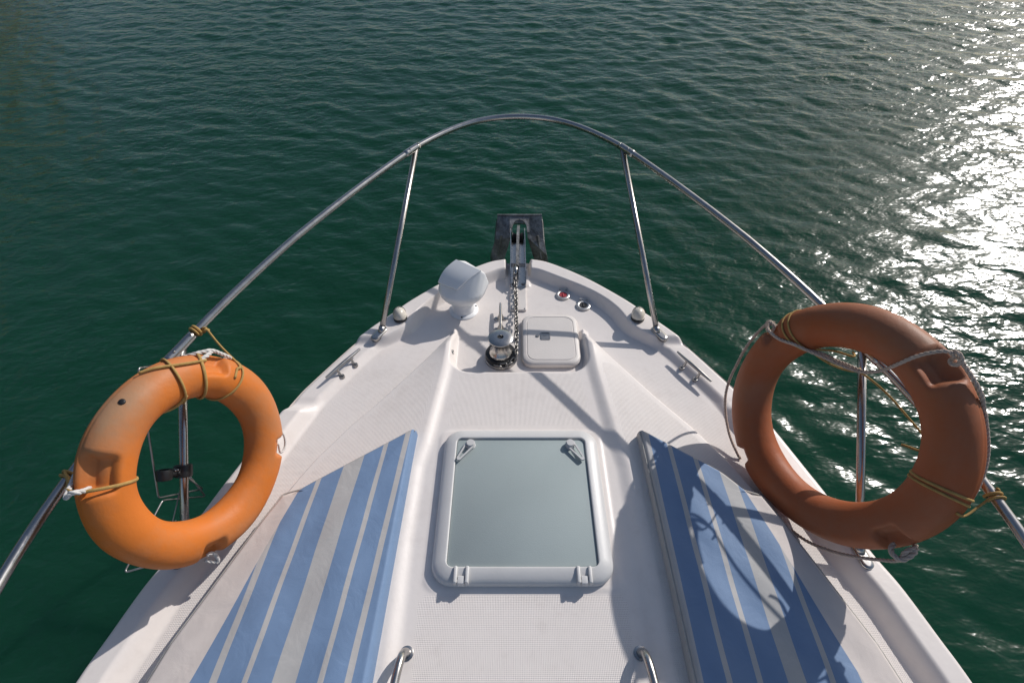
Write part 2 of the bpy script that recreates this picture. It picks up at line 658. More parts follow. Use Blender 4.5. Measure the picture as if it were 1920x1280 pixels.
def rail_pt(s):
    a = abs(s)
    smax = math.sqrt(apex[1] - 0.30)
    if a <= smax:
        y = apex[1] - a * a
        x = cf @ [a, a ** 2, a ** 3, a ** 4, a ** 5]
    else:
        x0 = cf @ [smax, smax ** 2, smax ** 3, smax ** 4, smax ** 5]
        y = apex[1] - a * a
        kk = (cf @ [1, 2 * smax, 3 * smax ** 2, 4 * smax ** 3, 5 * smax ** 4]) / (2 * smax)
        x = x0 + kk * 0.5 * (1 - math.exp(-(0.30 - y) / 0.5))
    return V3((math.copysign(x, s), y, rail_zy(y)))


def rail_at_y(y, side):
    return rail_pt(side * math.sqrt(max(0, apex[1] - y)))


RR = 0.0145
rp = np.array([rail_pt(s) for s in np.linspace(-2.05, 2.05, 330)])
bow_rail = tube(MB(), rp, RR, 20).build('bow_rail', M['steel'], boat)


def oval_plate(mb, c, ax_dir, L, Wd, h):
    d = V3((ax_dir[0], ax_dir[1], 0))
    d /= np.linalg.norm(d)
    e = V3((-d[1], d[0], 0))
    out = []
    for i in range(28):
        a = 2 * math.pi * i / 28
        cx = math.copysign(max(0, L - Wd), math.cos(a))
        out.append((cx + Wd * math.cos(a), Wd * math.sin(a)))
    out = np.array(out)
    loops = []
    for sc, z in ((1.0, -0.012), (1.0, h * 0.6), (0.9, h), (0.5, h * 1.05)):
        o = out.copy()
        o[:, 1] *= sc
        o[:, 0] = np.sign(o[:, 0]) * np.maximum(0, np.abs(o[:, 0]) - Wd * (1 - sc))
        P = V3(c)[:2] + o[:, :1] * d[:2] + o[:, 1:] * e[:2]
        loops.append((P, c[2] + z))
    return stack(mb, loops)


for side in (-1, 1):
    for top_y, foot in ((2.475, (side * 0.672, 1.835)), (1.262, (side * 1.150, 0.755))):
        tp = rail_at_y(top_y, side)
        fz = dz(*foot)
        ft = V3((foot[0], foot[1], fz))
        d = (tp - ft) / np.linalg.norm(tp - ft)
        mb = MB()
        tube(mb, [ft - d * 0.01, ft + d * 0.3, tp - d * RR * 0.6], 0.0138, 18)
        tube(mb, [ft - d * 0.006, ft + d * 0.03], 0.0165, 18)
        st = mb.build('stanchion', M['steel'], bow_rail)
        t_dir = rail_at_y(foot[1] + 0.05, side) - rail_at_y(foot[1] - 0.05, side)
        mb = MB()
        oval_plate(mb, (ft[0] + t_dir[0] * -0.15, ft[1] - t_dir[1] * 0.15 * 0.6, fz), t_dir, 0.05, 0.021, 0.008)
        mb.build('base_plate', M['steel'], bow_rail)
        # sleeve on the rail joint
        s0 = math.sqrt(apex[1] - top_y)
        ctr = [rail_pt(side * (s0 + e)) for e in np.linspace(-0.012, 0.055, 8)] if top_y > 2 else [rail_pt(side * (s0 + e)) for e in np.linspace(-0.022, 0.03, 8)]
        mb = MB()
        tube(mb, ctr, RR + 0.0022, 20)
        for e in (0.2, 0.8):
            i = int(e * 7)
            c = V3(ctr[i])
            nrm = CAM - c
            nrm = V3((-side * 0.5, -0.1, 0.85))
            nrm /= np.linalg.norm(nrm)
            lathe(mb, [(0.0042, RR - 0.002), (0.0042, RR + 0.0055), (0.002, RR + 0.0075), (0.0, RR + 0.008)], c, nrm, 10)
        mb.build('rail_sleeve', M['steel'], bow_rail)

# ------------------------------------------------------------------ boat: deck hatch
HX, HY = 0.0, 0.945
hz = dz(0, 0.945)


def hatch_frame():
    mb = MB()
    ho, hi = 0.302, 0.252
    cfg = [(0.302, 0.0, 0.07), (0.303, 0.012, 0.07), (0.301, 0.020, 0.069), (0.2955, 0.0265, 0.066), (0.286, 0.0325, 0.060), (0.272, 0.0375, 0.05),
           (0.258, 0.0405, 0.032), (0.2535, 0.0405, 0.022), (0.2515, 0.0385, 0.019), (0.2515, 0.022, 0.019)]
    loops = []
    for h, z, r in cfg:
        loops.append((rrect(HX - h, HX + h, HY - h, HY + h, r, 10), hz + z))
    stack(mb, loops, cap_top=False, cap_bot=False)
    return mb


hatch = hatch_frame().build('deck_hatch', M['frame'], boat, org=(HX, HY, hz), autos=60)
mb = MB()
stack(mb, [(rrect(HX - .2505, HX + .2505, HY - .2505, HY + .2505, .018, 10), hz + 0.026), (rrect(HX - .2505, HX + .2505, HY - .2505, HY + .2505, .018, 10), hz + 0.031), (rrect(HX - .249, HX + .249, HY - .249, HY + .249, .017, 10), hz + 0.0322)])
mb.build('glass_pane', M['glass'], hatch, autos=40)


def latch(c, ang):
    """round knob with a tapered loop lever"""
    mb = MB()
    d = V3((math.cos(ang), math.sin(ang), 0))
    e = V3((-d[1], d[0], 0))
    lathe(mb, [(0.019, 0), (0.019, 0.004), (0.0155, 0.006), (0.0155, 0.021), (0.0145, 0.0235), (0.004, 0.024), (0.0, 0.0238)], c, seg=28)
    L = 0.078
    outer, inner = [], []
    for i in range(13):
        a = math.radians(90 + 180 * i / 12)
        outer.append((0.0185 * math.cos(a), 0.0185 * math.sin(a)))
    for i in range(9):
        a = math.radians(-90 + 180 * i / 8)
        outer.append((L + 0.008 * math.cos(a), 0.008 * math.sin(a)))
    for x, y in outer:
        t = np.clip((x - 0.0) / L, 0, 1)
        inner.append((0.014 + t * (L - 0.018), (y / (0.0185 + t * (0.008 - 0.0185))) * (0.011 - 0.0075 * t)))
    o, i_ = np.array(outer), np.array(inner)
    to = lambda q: V3(c)[:2] + q[:, :1] * d[:2] + q[:, 1:] * e[:2]
    stack(mb, [(to(i_), c[2] + 0.009), (to(o), c[2] + 0.009), (to(o * [1, 1.02]), c[2] + 0.012), (to(o), c[2] + 0.0165), (to(i_), c[2] + 0.0165)], closed_ring=True)
    return mb


lz = hz + 0.0322
latch((-0.197, 1.166, lz), math.radians(238)).build('latch_handle', M['frame'], hatch, org=(-0.197, 1.166, lz), autos=45)
latch((0.193, 1.166, lz), math.radians(-58)).build('latch_handle', M['frame'], hatch, org=(0.193, 1.166, lz), autos=45)

h0 = None
for cx in (-0.2, 0.2):
    if h0 is None:
        mb = MB()
        c = V3((cx, 0.672, hz + 0.036))
        for sx in (-1, 1):
            rbox(mb, c + (sx * 0.019 - 0.006, -0.033, -0.016), c + (sx * 0.019 + 0.006, 0.022, 0.012), 0.004)
        rbox(mb, c + (-0.0115, -0.034, -0.02), c + (0.0115, -0.008, 0.006), 0.003)
        tube(mb, [c + (-0.023, -0.024, 0.0), c + (0.023, -0.024, 0.0)], 0.0045, 10)
        h0 = mb.build('hinge', M['frame'], hatch, org=(cx, 0.672, hz + 0.03), autos=40)
    else:
        h1 = h0.copy()
        COL.objects.link(h1)
        h1.parent = hatch
        h1.location = V3((cx, 0.672, hz + 0.03)) - ORG[hatch]

# ------------------------------------------------------------------ boat: cleats
def cleat_parts(L, hgt, legs, spread):
    """bar along local y; legs splay to +x by spread"""
    mb = MB()
    yy = np.linspace(-L / 2, L / 2, 15)
    bar = [(0, y, hgt - 0.004 * (abs(y) / (L / 2)) ** 2 + 0.004 * (abs(y) / (L / 2)) ** 4) for y in yy]
    tube(mb, bar, [0.0088 - 0.0034 * (abs(y) / (L / 2)) ** 2 for y in yy], 14)
    for ly in legs:
        for sx in ((1,) if spread else (-1, 1)):
            tube(mb, [(0, ly, hgt), (sx * 0.006, ly, hgt * 0.6), (sx * 0.014, ly, 0.004)], [0.006, 0.0055, 0.007], 10)
            lathe(mb, [(0.0125, -0.006), (0.0125, 0.003), (0.011, 0.006), (0.006, 0.0065), (0.006, 0.004), (0.0, 0.004)], (sx * 0.022, ly, 0), seg=18)
            tube(mb, [(sx * 0.010, ly, 0.004), (sx * 0.026, ly, 0.003)], 0.0075, 10)
    return mb


def place_local(mb, name, mat, parent, loc, rz, rx=0.0, ry=0.0, autos=45):
    o = mb.build(name, mat, parent, org=(0, 0, 0), autos=autos)
    o.location = V3(loc) - ORG[parent]
    o.rotation_euler = (rx, ry, rz)
    ORG[o] = V3(loc)
    return o


cl = place_local(cleat_parts(0.212, 0.040, (-0.042, 0.042), True), 'mooring_cleat', M['steel_dull'], boat, (-0.806, 1.624, dz(-0.79, 1.61)), math.radians(-32.5))
c2 = place_local(cleat_parts(0.212, 0.040, (-0.042, 0.042), True), 'mooring_cleat', M['steel_dull'], boat, (0.797, 1.614, dz(0.78, 1.60)), math.radians(180 + 31))
c3 = place_local(cleat_parts(0.235, 0.042, (-0.038, 0.042), False), 'mooring_cleat', M['steel'], boat, (-0.093, 1.952, ZB), math.radians(1))

# ------------------------------------------------------------------ boat: navigation lights
def nav_light(side):
    mb = MB()
    prof = [(0.034, -0.012), (0.035, 0.004), (0.0355, 0.012), (0.033, 0.026), (0.027, 0.038), (0.017, 0.046), (0.006, 0.0495), (0.0, 0.05)]
    lathe(mb, prof, (0, 0, 0), seg=28, sx=0.92, sy=1.32)
    mb2 = MB()
    lathe(mb2, [(0.0360, -0.013), (0.0368, -0.007), (0.0360, -0.002)], (0, 0, 0), seg=28, sx=0.93, sy=1.32)
    x, y = side * 0.596, 1.945
    loc = (x, y, dz(x, y) + 0.004)
    o = place_local(mb, 'navigation_light', M['cream'], boat, loc, math.radians(side * -15), math.radians(-20))
    for m_, nm, mt in ((mb2, 'gasket', M['black']),):
        q = m_.build(nm, mt, None, org=(0, 0, 0))
        BOAT_TOP.remove(q)
        q.parent = o
    mb3 = MB()
    th = np.linspace(math.radians(5), math.radians(175), 17)
    v, f = [], []
    for i, (r, z) in enumerate([(0.0362, 0.010), (0.0345, 0.027), (0.0285, 0.0395), (0.018, 0.0477), (0.006, 0.0508)]):
        for t in th:
            v.append((r * math.cos(t) * 0.93, r * math.sin(t) * 1.33, z))
    n = len(th)
    for i in range(4):
        for k in range(n - 1):
            f.append((i * n + k, i * n + k + 1, (i + 1) * n + k + 1, (i + 1) * n + k))
    mb3.add(v, f)
    q = mb3.build('lens', M['lens'], None, org=(0, 0, 0))
    BOAT_TOP.remove(q)
    q.parent = o
    sc = lathe(MB(), [(0.003, 0), (0.003, 0.0015), (0, 0.002)], (0, -0.004, 0.0492), seg=10).build('screw', M['black'], None, org=(0, 0, 0))
    BOAT_TOP.remove(sc)
    sc.parent = o
    return o


nav_light(-1)
nav_light(1)

# ------------------------------------------------------------------ boat: fillers, locker lid, bow plate
def filler(x, y, capmat, lab):
    z = dz(x, y)
    mb = MB()
    lathe(mb, [(0.037, -0.004), (0.0385, 0.004), (0.037, 0.009), (0.032, 0.012), (0.026, 0.0115), (0.0225, 0.009), (0.0215, 0.001), (0.0, 0.001)], (x, y, z), seg=36)
    tube(mb, [(x - 0.018, y + 0.044, z + 0.012), (x + 0.026, y + 0.044, z + 0.012)], 0.0065, 10)
    rbox(mb, (x - 0.01, y + 0.03, z), (x + 0.016, y + 0.046, z + 0.012), 0.003)
    o = mb.build('deck_filler', M['filler'], boat, org=(x, y, z), autos=40, label=lab)
    mb = MB()
    lathe(mb, [(0.0205, 0.001), (0.0205, 0.007), (0.018, 0.0095), (0.010, 0.0085), (0.0, 0.008)], (x, y, z), seg=30)
    rbox(mb, (x - 0.0035, y - 0.015, z + 0.0085), (x + 0.0035, y + 0.015, z + 0.0120), 0.002)
    mb.build('filler_cap', capmat, o, autos=40)


filler(0.240, 2.178, M['red'], 'steel deck filler with a red cap')
filler(0.342, 2.092, M['black'], 'steel deck filler with a black cap')


def lid():
    mb = MB()
    x0, x1, y0, y1 = 0.012, 0.292, 1.652, 1.998
    z0 = ZB
    def o(i, r):
        q = rrect(x0 + i, x1 - i, y0 + i, y1 - i, r, 8)
        t = (q[:, 1] - y0) / (y1 - y0)
        q[:, 0] = q[:, 0] + 0.003 * t
        return q
    cfg = [(0.0, .055, 0.002), (-0.001, .055, 0.018), (0.003, .054, 0.026), (0.009, .05, 0.030), (0.022, .044, 0.0315), (0.0235, .043, 0.0295), (0.0265, .041, 0.0295), (0.028, .04, 0.0318), (0.06, .03, 0.0325)]
    stack(mb, [(o(i, r), z0 + z) for i, r, z in cfg])
    return mb.build('locker_lid', M['lid'], boat, org=(0.15, 1.82, z0), autos=35)


ll = lid()
mb = MB()
cx, cy, z = 0.128, 1.835, ZB + 0.0325
outr = rrect(cx - .024, cx + .024, cy - .026, cy + .026, .005, 4)
inr = rrect(cx - .019, cx + .019, cy - .021, cy + .021, .004, 4)
stack(mb, [(outr, z - 0.001), (outr, z + 0.003), (inr, z + 0.0032), (inr, z + 0.0008)], cap_bot=False)
lathe(mb, [(0.009, 0), (0.009, 0.003), (0.0075, 0.005), (0.0, 0.005)], (cx - 0.038, cy, z), seg=16)
mb.build('lid_latch', M['steel_dull'], ll, autos=30)
mb = MB()
outp = rrect(-0.045, 0.041, 2.05, 2.312, .006, 4)
stack(mb, [(outp, ZB - 0.004), (outp, ZB + 0.010), (rrect(-0.0425, 0.0385, 2.0525, 2.3095, .005, 4), ZB + 0.0125)])
pad = mb.build('chain_pad', M['lid'], boat, org=(0, 2.18, ZB), autos=35)
for x_, y_ in ((-0.036, 2.06), (0.032, 2.06), (-0.036, 2.302), (0.032, 2.302)):
    lathe(MB(), [(0.004, 0), (0.004, 0.002), (0, 0.002)], (x_, y_, ZB + 0.0125), seg=10).build('screw', M['steel_dull'], pad)
# drain on the well side
mb = MB()
nn = V3((0.95, 0, 0.3)) / np.linalg.norm((0.95, 0, 0.3))
dp = V3((-0.316, 1.72, dz(-0.316, 1.72)))
lathe(mb, [(0.011, -0.01), (0.011, 0.003), (0.007, 0.004), (0.006, -0.002), (0, -0.002)], dp, nn, 18)
mb.build('drain_fitting', M['steel_dull'], boat, org=dp)

# ------------------------------------------------------------------ boat: windlass
wc = V3((-0.088, 1.715, ZB))
mb = MB()
lathe(mb, [(0.077, -0.002), (0.0775, 0.010), (0.075, 0.015), (0.069, 0.017)], wc, seg=56)
lathe(mb, [(0.050, 0.040), (0.0565, 0.043), (0.057, 0.047), (0.050, 0.058), (0.042, 0.070), (0.0385, 0.085), (0.0385, 0.118), (0.044, 0.126), (0.0555, 0.131), (0.0585, 0.136), (0.0575, 0.140), (0.052, 0.1435), (0.03, 0.146), (0.0145, 0.1465), (0.0125, 0.144), (0.0125, 0.130), (0.0, 0.130)], wc, seg=56)
wl_ = mb.build('windlass', M['steel'], boat, org=wc, autos=40)
mb = MB()
lathe(mb, [(0.073, 0.014), (0.074, 0.034), (0.071, 0.041), (0.05, 0.043), (0.0, 0.043)], wc, seg=48)
mb.build('gypsy', M['black'], wl_, autos=40)
lathe(MB(), [(0.0125, 0.1305), (0.0115, 0.1405), (0.0, 0.139)], wc, seg=6).build('drive_socket', M['black'], wl_, smooth=False)

# ------------------------------------------------------------------ boat: searchlight
sc_ = V3((-0.288, 2.062, dz(-0.288, 2.062)))
mb = MB()
lathe(mb, [(0.076, -0.004), (0.077, 0.004), (0.072, 0.009), (0.058, 0.012), (0.0565, 0.05), (0.0555, 0.052), (0.0555, 0.0545), (0.058, 0.056), (0.060, 0.075), (0.05, 0.10), (0, 0.10)], sc_, seg=44)
sl = mb.build('searchlight', M['lamp_white'], boat, org=sc_, autos=50)
for a in (-95, 20, 150):
    lathe(MB(), [(0.0045, 0.008), (0.0045, 0.012), (0, 0.0125)], sc_ + (0.067 * math.cos(math.radians(a)), 0.067 * math.sin(math.radians(a)), 0), seg=10).build('screw', M['black'], sl)


def lamp_head():
    bm = bmesh.new()
    c = sc_
    P = []
    # bowl rings
    for r, z, n in ((0.062, 0.072, 22), (0.098, 0.098, 26), (0.117, 0.128, 30), (0.120, 0.150, 30)):
        for i in range(n):
            a = 2 * math.pi * i / n
            P.append(c + (r * math.cos(a), r * math.sin(a) * 0.86, z))
    BL, BR = at(825, 527, 0.150), at(860, 541, 0.150)
    TL, TR = at(856, 487, 0.222), at(902, 508, 0.212)
    for q in (BL, BR, TL, TR):
        P.append(q)
    nf = np.cross(BR - BL, TL - BL)
    nf /= np.linalg.norm(nf)
    for q0, q1, sx in ((BL, TL, -1), (BR, TR, 1)):
        e = (BR - BL) / np.linalg.norm(BR - BL)
        for t in (0.3, 0.5, 0.7):
            P.append(q0 + (q1 - q0) * t + nf * 0.012 * math.sin(math.pi * t) + e * sx * (0.012 if sx < 0 else 0.0) * math.sin(math.pi * t))
    fwd = (TR - BR)
    fwd = V3((fwd[0], fwd[1], 0)) / np.linalg.norm(fwd[:2])
    for q, k in ((TL, 0.045), (TR, 0.022)):
        P.append(q + fwd * k - V3((0, 0, 0.02)))
        P.append(q + fwd * (k + 0.02) - V3((0, 0, 0.09)))
    vs = [bm.verts.new(Vector(p)) for p in P]
    r = bmesh.ops.convex_hull(bm, input=vs)
    bmesh.ops.delete(bm, geom=list(set([g for g in r['geom_unused'] + r['geom_interior'] if isinstance(g, bmesh.types.BMVert)])), context='VERTS')
    bmesh.ops.recalc_face_normals(bm, faces=bm.faces[:])
    me = bpy.data.meshes.new('tmp')
    bm.to_mesh(me)
    bm.free()
    o = bpy.data.objects.new('tmp', me)
    COL.objects.link(o)
    m1 = o.modifiers.new('r', 'REMESH')
    m1.mode = 'VOXEL'
    m1.voxel_size = 0.0042
    m2 = o.modifiers.new('s', 'SMOOTH')
    m2.factor = 0.5
    m2.iterations = 14
    dg = bpy.context.evaluated_depsgraph_get()
    me2 = bpy.data.meshes.new_from_object(o.evaluated_get(dg))
    v = np.empty(len(me2.vertices) * 3)
    me2.vertices.foreach_get('co', v)
    f = [tuple(p.vertices) for p in me2.polygons]
    bpy.data.objects.remove(o)
    bpy.data.meshes.remove(me)
    bpy.data.meshes.remove(me2)
    mb = MB().add(v.reshape(-1, 3), f)
    return mb, BL, BR, TL, TR, nf


mbh, BL, BR, TL, TR, nf = lamp_head()
head = mbh.build('lamp_head', M['lamp_white'], sl)
# the visor plate over the back of the head, slightly proud at its near edge
mb = MB()
g = []
for i in range(13):
    for j in range(13):
        u, v = i / 12, j / 12
        p = (BL * (1 - u) + BR * u) * (1 - v) + (TL * (1 - u) + TR * u) * v
        e = (BR - BL) / np.linalg.norm(BR - BL)
        p = p + nf * (0.0095 + 0.011 * math.sin(math.pi * (0.12 + 0.88 * v)) * 1.0 - 0.004 * (2 * u - 1) ** 4) - e * 0.010 * math.sin(math.pi * v) * (1 - u) + (BL - TL) / np.linalg.norm(BL - TL) * 0.011 * (1 - v)
        g.append(p)
g = np.array(g)
fc = [(i * 13 + j, (i + 1) * 13 + j, (i + 1) * 13 + j + 1, i * 13 + j + 1) for i in range(12) for j in range(12)]
bt = g - nf * 0.012
rim = [i * 13 for i in range(13)] + [12 * 13 + j for j in range(1, 13)] + [i * 13 + 12 for i in range(11, -1, -1)] + [j for j in range(11, 0, -1)]
N_ = len(g)
fs = list(fc) + [tuple(k + N_ for k in q[::-1]) for q in fc] + [(rim[k], N_ + rim[k], N_ + rim[(k + 1) % len(rim)], rim[(k + 1) % len(rim)]) for k in range(len(rim))]
mb.add(np.concatenate([g, bt]), fs)
mb.build('visor', M['lamp_white'], sl, autos=40)

# ------------------------------------------------------------------ boat: bow roller, grab handles
mb = MB()
zc = ZB + 0.012
x0, x1 = -0.045, 0.043
ya, yb = 2.235, 2.74
box(mb, (x0, ya, zc), (x1, yb - 0.05, zc + 0.004))
for xs in (x0, x1 - 0.004):
    P = [(ya, zc + 0.0045), (ya, zc + 0.028), (ya + 0.07, zc + 0.060), (yb - 0.05, zc + 0.068), (yb - 0.012, zc + 0.06), (yb, zc + 0.04), (yb - 0.01, zc - 0.02), (yb - 0.06, zc - 0.035), (yb - 0.10, zc + 0.0045)]
    n = len(P)
    v = [(xs, y, z) for y, z in P] + [(xs + 0.004, y, z) for y, z in P]
    f = [tuple(range(n))[::-1], tuple(range(n, 2 * n))] + [(i, (i + 1) % n, n + (i + 1) % n, n + i) for i in range(n)]
    mb.add(v, f)
roll = mb.build('bow_roller', M['steel'], boat, org=(0, 2.45, zc), smooth=False)
mb = MB()
lathe(mb, [(0.0, -0.037), (0.024, -0.037), (0.036, -0.032), (0.026, -0.012), (0.022, 0), (0.026, 0.012), (0.036, 0.032), (0.024, 0.037), (0, 0.037)], (-0.001, yb - 0.045, zc + 0.01), (1, 0, 0), 32)
mb.build('roller_wheel', M['rubber'], roll, autos=40)
for xs in (-0.028, 0.026):
    lathe(MB(), [(0.009, 0.004), (0.009, 0.010), (0.006, 0.012), (0, 0.012)], (xs, ya + 0.025, zc), seg=6).build('bolt', M['steel_dull'], roll, smooth=False)

for sx, ex in ((-1, 0.0), (1, 0.0)):
    x = 0.352 * sx
    P = [(x, 0.452, ZC - 0.015), (x - sx * .001, 0.450, ZC + 0.02), (x + sx * 0.003, 0.44, 0.045), (x + sx * 0.006, 0.415, 0.062), (x + sx * 0.012, 0.36, 0.068), (x + sx * 0.02, 0.25, 0.068), (x + sx * 0.028, 0.13, 0.068), (x + sx * 0.031, 0.10, 0.055), (x + sx * 0.032, 0.085, 0.02), (x + sx * 0.032, 0.083, -0.015)]
    mb = MB()
    tube(mb, catmull(P, 0.006), 0.0125, 18)
    gh = mb.build('grab_handle', M['steel'], boat, org=(x, 0.27, ZC))
    for q in (P[0], P[-1]):
        lathe(MB(), [(0.021, 0.0), (0.021, 0.003), (0.014, 0.006)], (q[0], q[1], dz(q[0], q[1])), seg=24).build('base_plate', M['steel'], gh, autos=40)

# ------------------------------------------------------------------ anchor and chain
an = thing('anchor', 'dull grey plate anchor stowed on the roller at the bow tip', 'anchor', (0.0, 2.75, -0.1))
mb = MB()
sh = [(-0.006, 2.355, zc + 0.050), (-0.004, 2.45, zc + 0.052), (0.0, 2.62, zc + 0.056), (0.004, 2.74, zc + 0.050), (0.006, 2.80, zc + 0.02)]
pp = catmull(sh, 0.02)
T, N, B = frames(pp)
for i in range(1):
    v, f = [], []
    for p, n_, b_ in zip(pp, N, B):
        for a, b in ((-1, -1), (1, -1), (1, 1), (-1, 1)):
            v.append(p + n_ * 0.013 * a + b_ * 0.008 * b)
    m_ = len(pp)
    for i in range(m_ - 1):
        for k in range(4):
            f.append((i * 4 + k, i * 4 + (k + 1) % 4, (i + 1) * 4 + (k + 1) % 4, (i + 1) * 4 + k))
    f += [(3, 2, 1, 0), tuple((m_ - 1) * 4 + k for k in range(4))]
    mb.add(v, f)
mb.build('shank', M['galv'], an, smooth=False)


def plate(poly, t, nrm):
    n = len(poly)
    nv = V3(nrm) / np.linalg.norm(nrm)
    v = [V3(p) for p in poly] + [V3(p) - nv * t for p in poly]
    f = [tuple(range(n)), tuple(range(n, 2 * n))[::-1]] + [(i, n + i, n + (i + 1) % n, (i + 1) % n) for i in range(n)]
    return v, f


for s in (-1, 1):
    # crown half, then the hanging fluke with its turned-down flange
    top_o = at(933, 404, 0.0) if s < 0 else at(1016, 405, 0.0)
    top_i = V3((0.012 + s * 0.055, top_o[1], 0.0))
    sh_o = at(929, 448, -0.12) if s < 0 else at(1019, 448, -0.12)
    sh_i = at(958, 445, -0.10) if s < 0 else at(989, 445, -0.10)
    tip_o = at(922, 470, -0.20) if s < 0 else at(1025, 478, -0.20)
    tip_b = at(926, 494, -0.27) if s < 0 else at(1020, 496, -0.27)
    tip_i = at(943, 493, -0.27) if s < 0 else at(1004, 494, -0.27)
    mid = (sh_o + sh_i) / 2 + V3((s * 0.012, 0, 0.02))
    mb = MB()
    vv, ff = [], []
    P = [top_i, top_o, sh_o, sh_i, tip_o, tip_i, tip_b]
    fac = [(0, 1, 2, 3), (3, 2, 4, 5), (5, 4, 6)]
    if s < 0:
        fac = [f_[::-1] for f_ in fac]
    nrm = np.cross(P[1] - P[0], P[3] - P[0])
    nrm = nrm / np.linalg.norm(nrm)
    if nrm[2] < 0:
        nrm = -nrm
    P2 = [p - nrm * 0.008 for p in P]
    vv = P + P2
    n = len(P)
    ff = list(fac) + [tuple(i + n for i in f_[::-1]) for f_ in fac]
    loop = [0, 1, 2, 4, 6, 5, 3]
    for i in range(len(loop)):
        a, b = loop[i], loop[(i + 1) % len(loop)]
        ff.append((a, a + n, b + n, b))
    mb.add(vv, ff)
    # flange
    q = [top_o, sh_o, tip_o, tip_b]
    q2 = [p + V3((s * 0.012, 0.01, -0.055)) for p in q]
    vv = q + q2 + [p - V3((s * 0.007, 0, 0)) for p in q] + [p - V3((s * 0.007, 0, 0)) for p in q2]
    ff = [(i, i + 1, i + 5, i + 4) for i in range(3)] + [(i + 8, i + 12, i + 13, i + 9) for i in range(3)] + [(4, 5, 13, 12), (5, 6, 14, 13), (6, 7, 15, 14), (3, 7, 15, 11), (0, 8, 12, 4)]
    mb.add(vv, ff)
    # rib on the fluke
    tube(mb, [mid, (tip_i + tip_o) / 2], 0.008, 8)
    mb.build('fluke', M['galv'], an, smooth=False)
mb = MB()
ty = at(960, 404, 0.0)[1]
xc = 0.012
out = []
for i in range(17):
    a = math.pi * i / 16
    out.append((xc + 0.046 * math.cos(a), ty - 0.075 + 0.05 * math.sin(a)))
cr = [(xc - 0.062, ty), (xc - 0.062, ty - 0.10), (xc - 0.046, ty - 0.10)] + out[::-1] + [(xc + 0.046, ty - 0.10), (xc + 0.062, ty - 0.10), (xc + 0.062, ty)]
cr = np.array(cr)
zz = lambda o: -0.002 + (o[:, 1] - ty) * 0.55
stack(mb, [(cr, zz(cr) - 0.008), (cr, zz(cr))])
tube(mb, [(-0.128, ty + 0.002, 0.001), (0.154, ty + 0.002, 0.001)], 0.007, 10)
# dark cup behind the crown opening
tube(mb, [(xc - 0.045, ty - 0.02, -0.035), (xc + 0.045, ty - 0.02, -0.035)], 0.014, 12)
mb.build('crown', M['galv'], an, smooth=False)
mb = MB()
tube(mb, [(-0.012, 2.365, zc + 0.050), (-0.014, 2.335, zc + 0.047), (-0.018, 2.30, zc + 0.040)], [0.012, 0.0135, 0.010], 14)
tube(mb, [(-0.024, 2.362, zc + 0.05), (0.004, 2.362, zc + 0.05)], 0.006, 10)
mb.build('swivel', M['steel'], an)

path = catmull([(-0.018, 2.30, zc + 0.040), (-0.020, 2.27, zc + 0.028), (-0.016, 2.22, zc + 0.02), (-0.014, 2.12, ZB + 0.022), (-0.014, 2.0, ZB + 0.030), (-0.013, 1.86, ZB + 0.038), (-0.014, 1.76, ZB + 0.040), (-0.017, 1.70, ZB + 0.039),
                (-0.032, 1.663, ZB + 0.037), (-0.060, 1.642, ZB + 0.035), (-0.095, 1.638, ZB + 0.033), (-0.128, 1.651, ZB + 0.031)], 0.001)
dl = np.concatenate([[0], np.cumsum(np.linalg.norm(np.diff(path, axis=0), axis=1))])
mb = MB()
pitch, k, sdist = 0.0265, 0, 0.006
while sdist < dl[-1] - 0.01:
    c = np.array([np.interp(sdist, dl, path[:, j]) for j in range(3)])
    c2_ = np.array([np.interp(sdist + 0.004, dl, path[:, j]) for j in range(3)])
    t = (c2_ - c) / np.linalg.norm(c2_ - c)
    u = np.cross(t, (0, 0, 1))
    u /= np.linalg.norm(u)
    w = np.cross(u, t)
    a = math.radians(45 + 90 * (k % 2) + random.uniform(-14, 14))
    side_ = u * math.cos(a) + w * math.sin(a)
    hl, hw = 0.0140, 0.0098
    loop = []
    for i in range(16):
        b = 2 * math.pi * i / 16
        loop.append(c + t * (math.copysign(hl - hw, math.cos(b)) * (1 if abs(math.cos(b)) > 1e-6 else 0) + hw * math.cos(b)) * 1.25 + side_ * hw * math.sin(b))
    tube(mb, loop, 0.0038, 8, closed=True)
    sdist += pitch
    k += 1
ch = mb.build('anchor_chain', M['chain'], None, org=(-0.015, 2.0, ZB + 0.02))
ch['label'] = 'steel link chain running along the deck from anchor to windlass'
ch['category'] = 'chain'

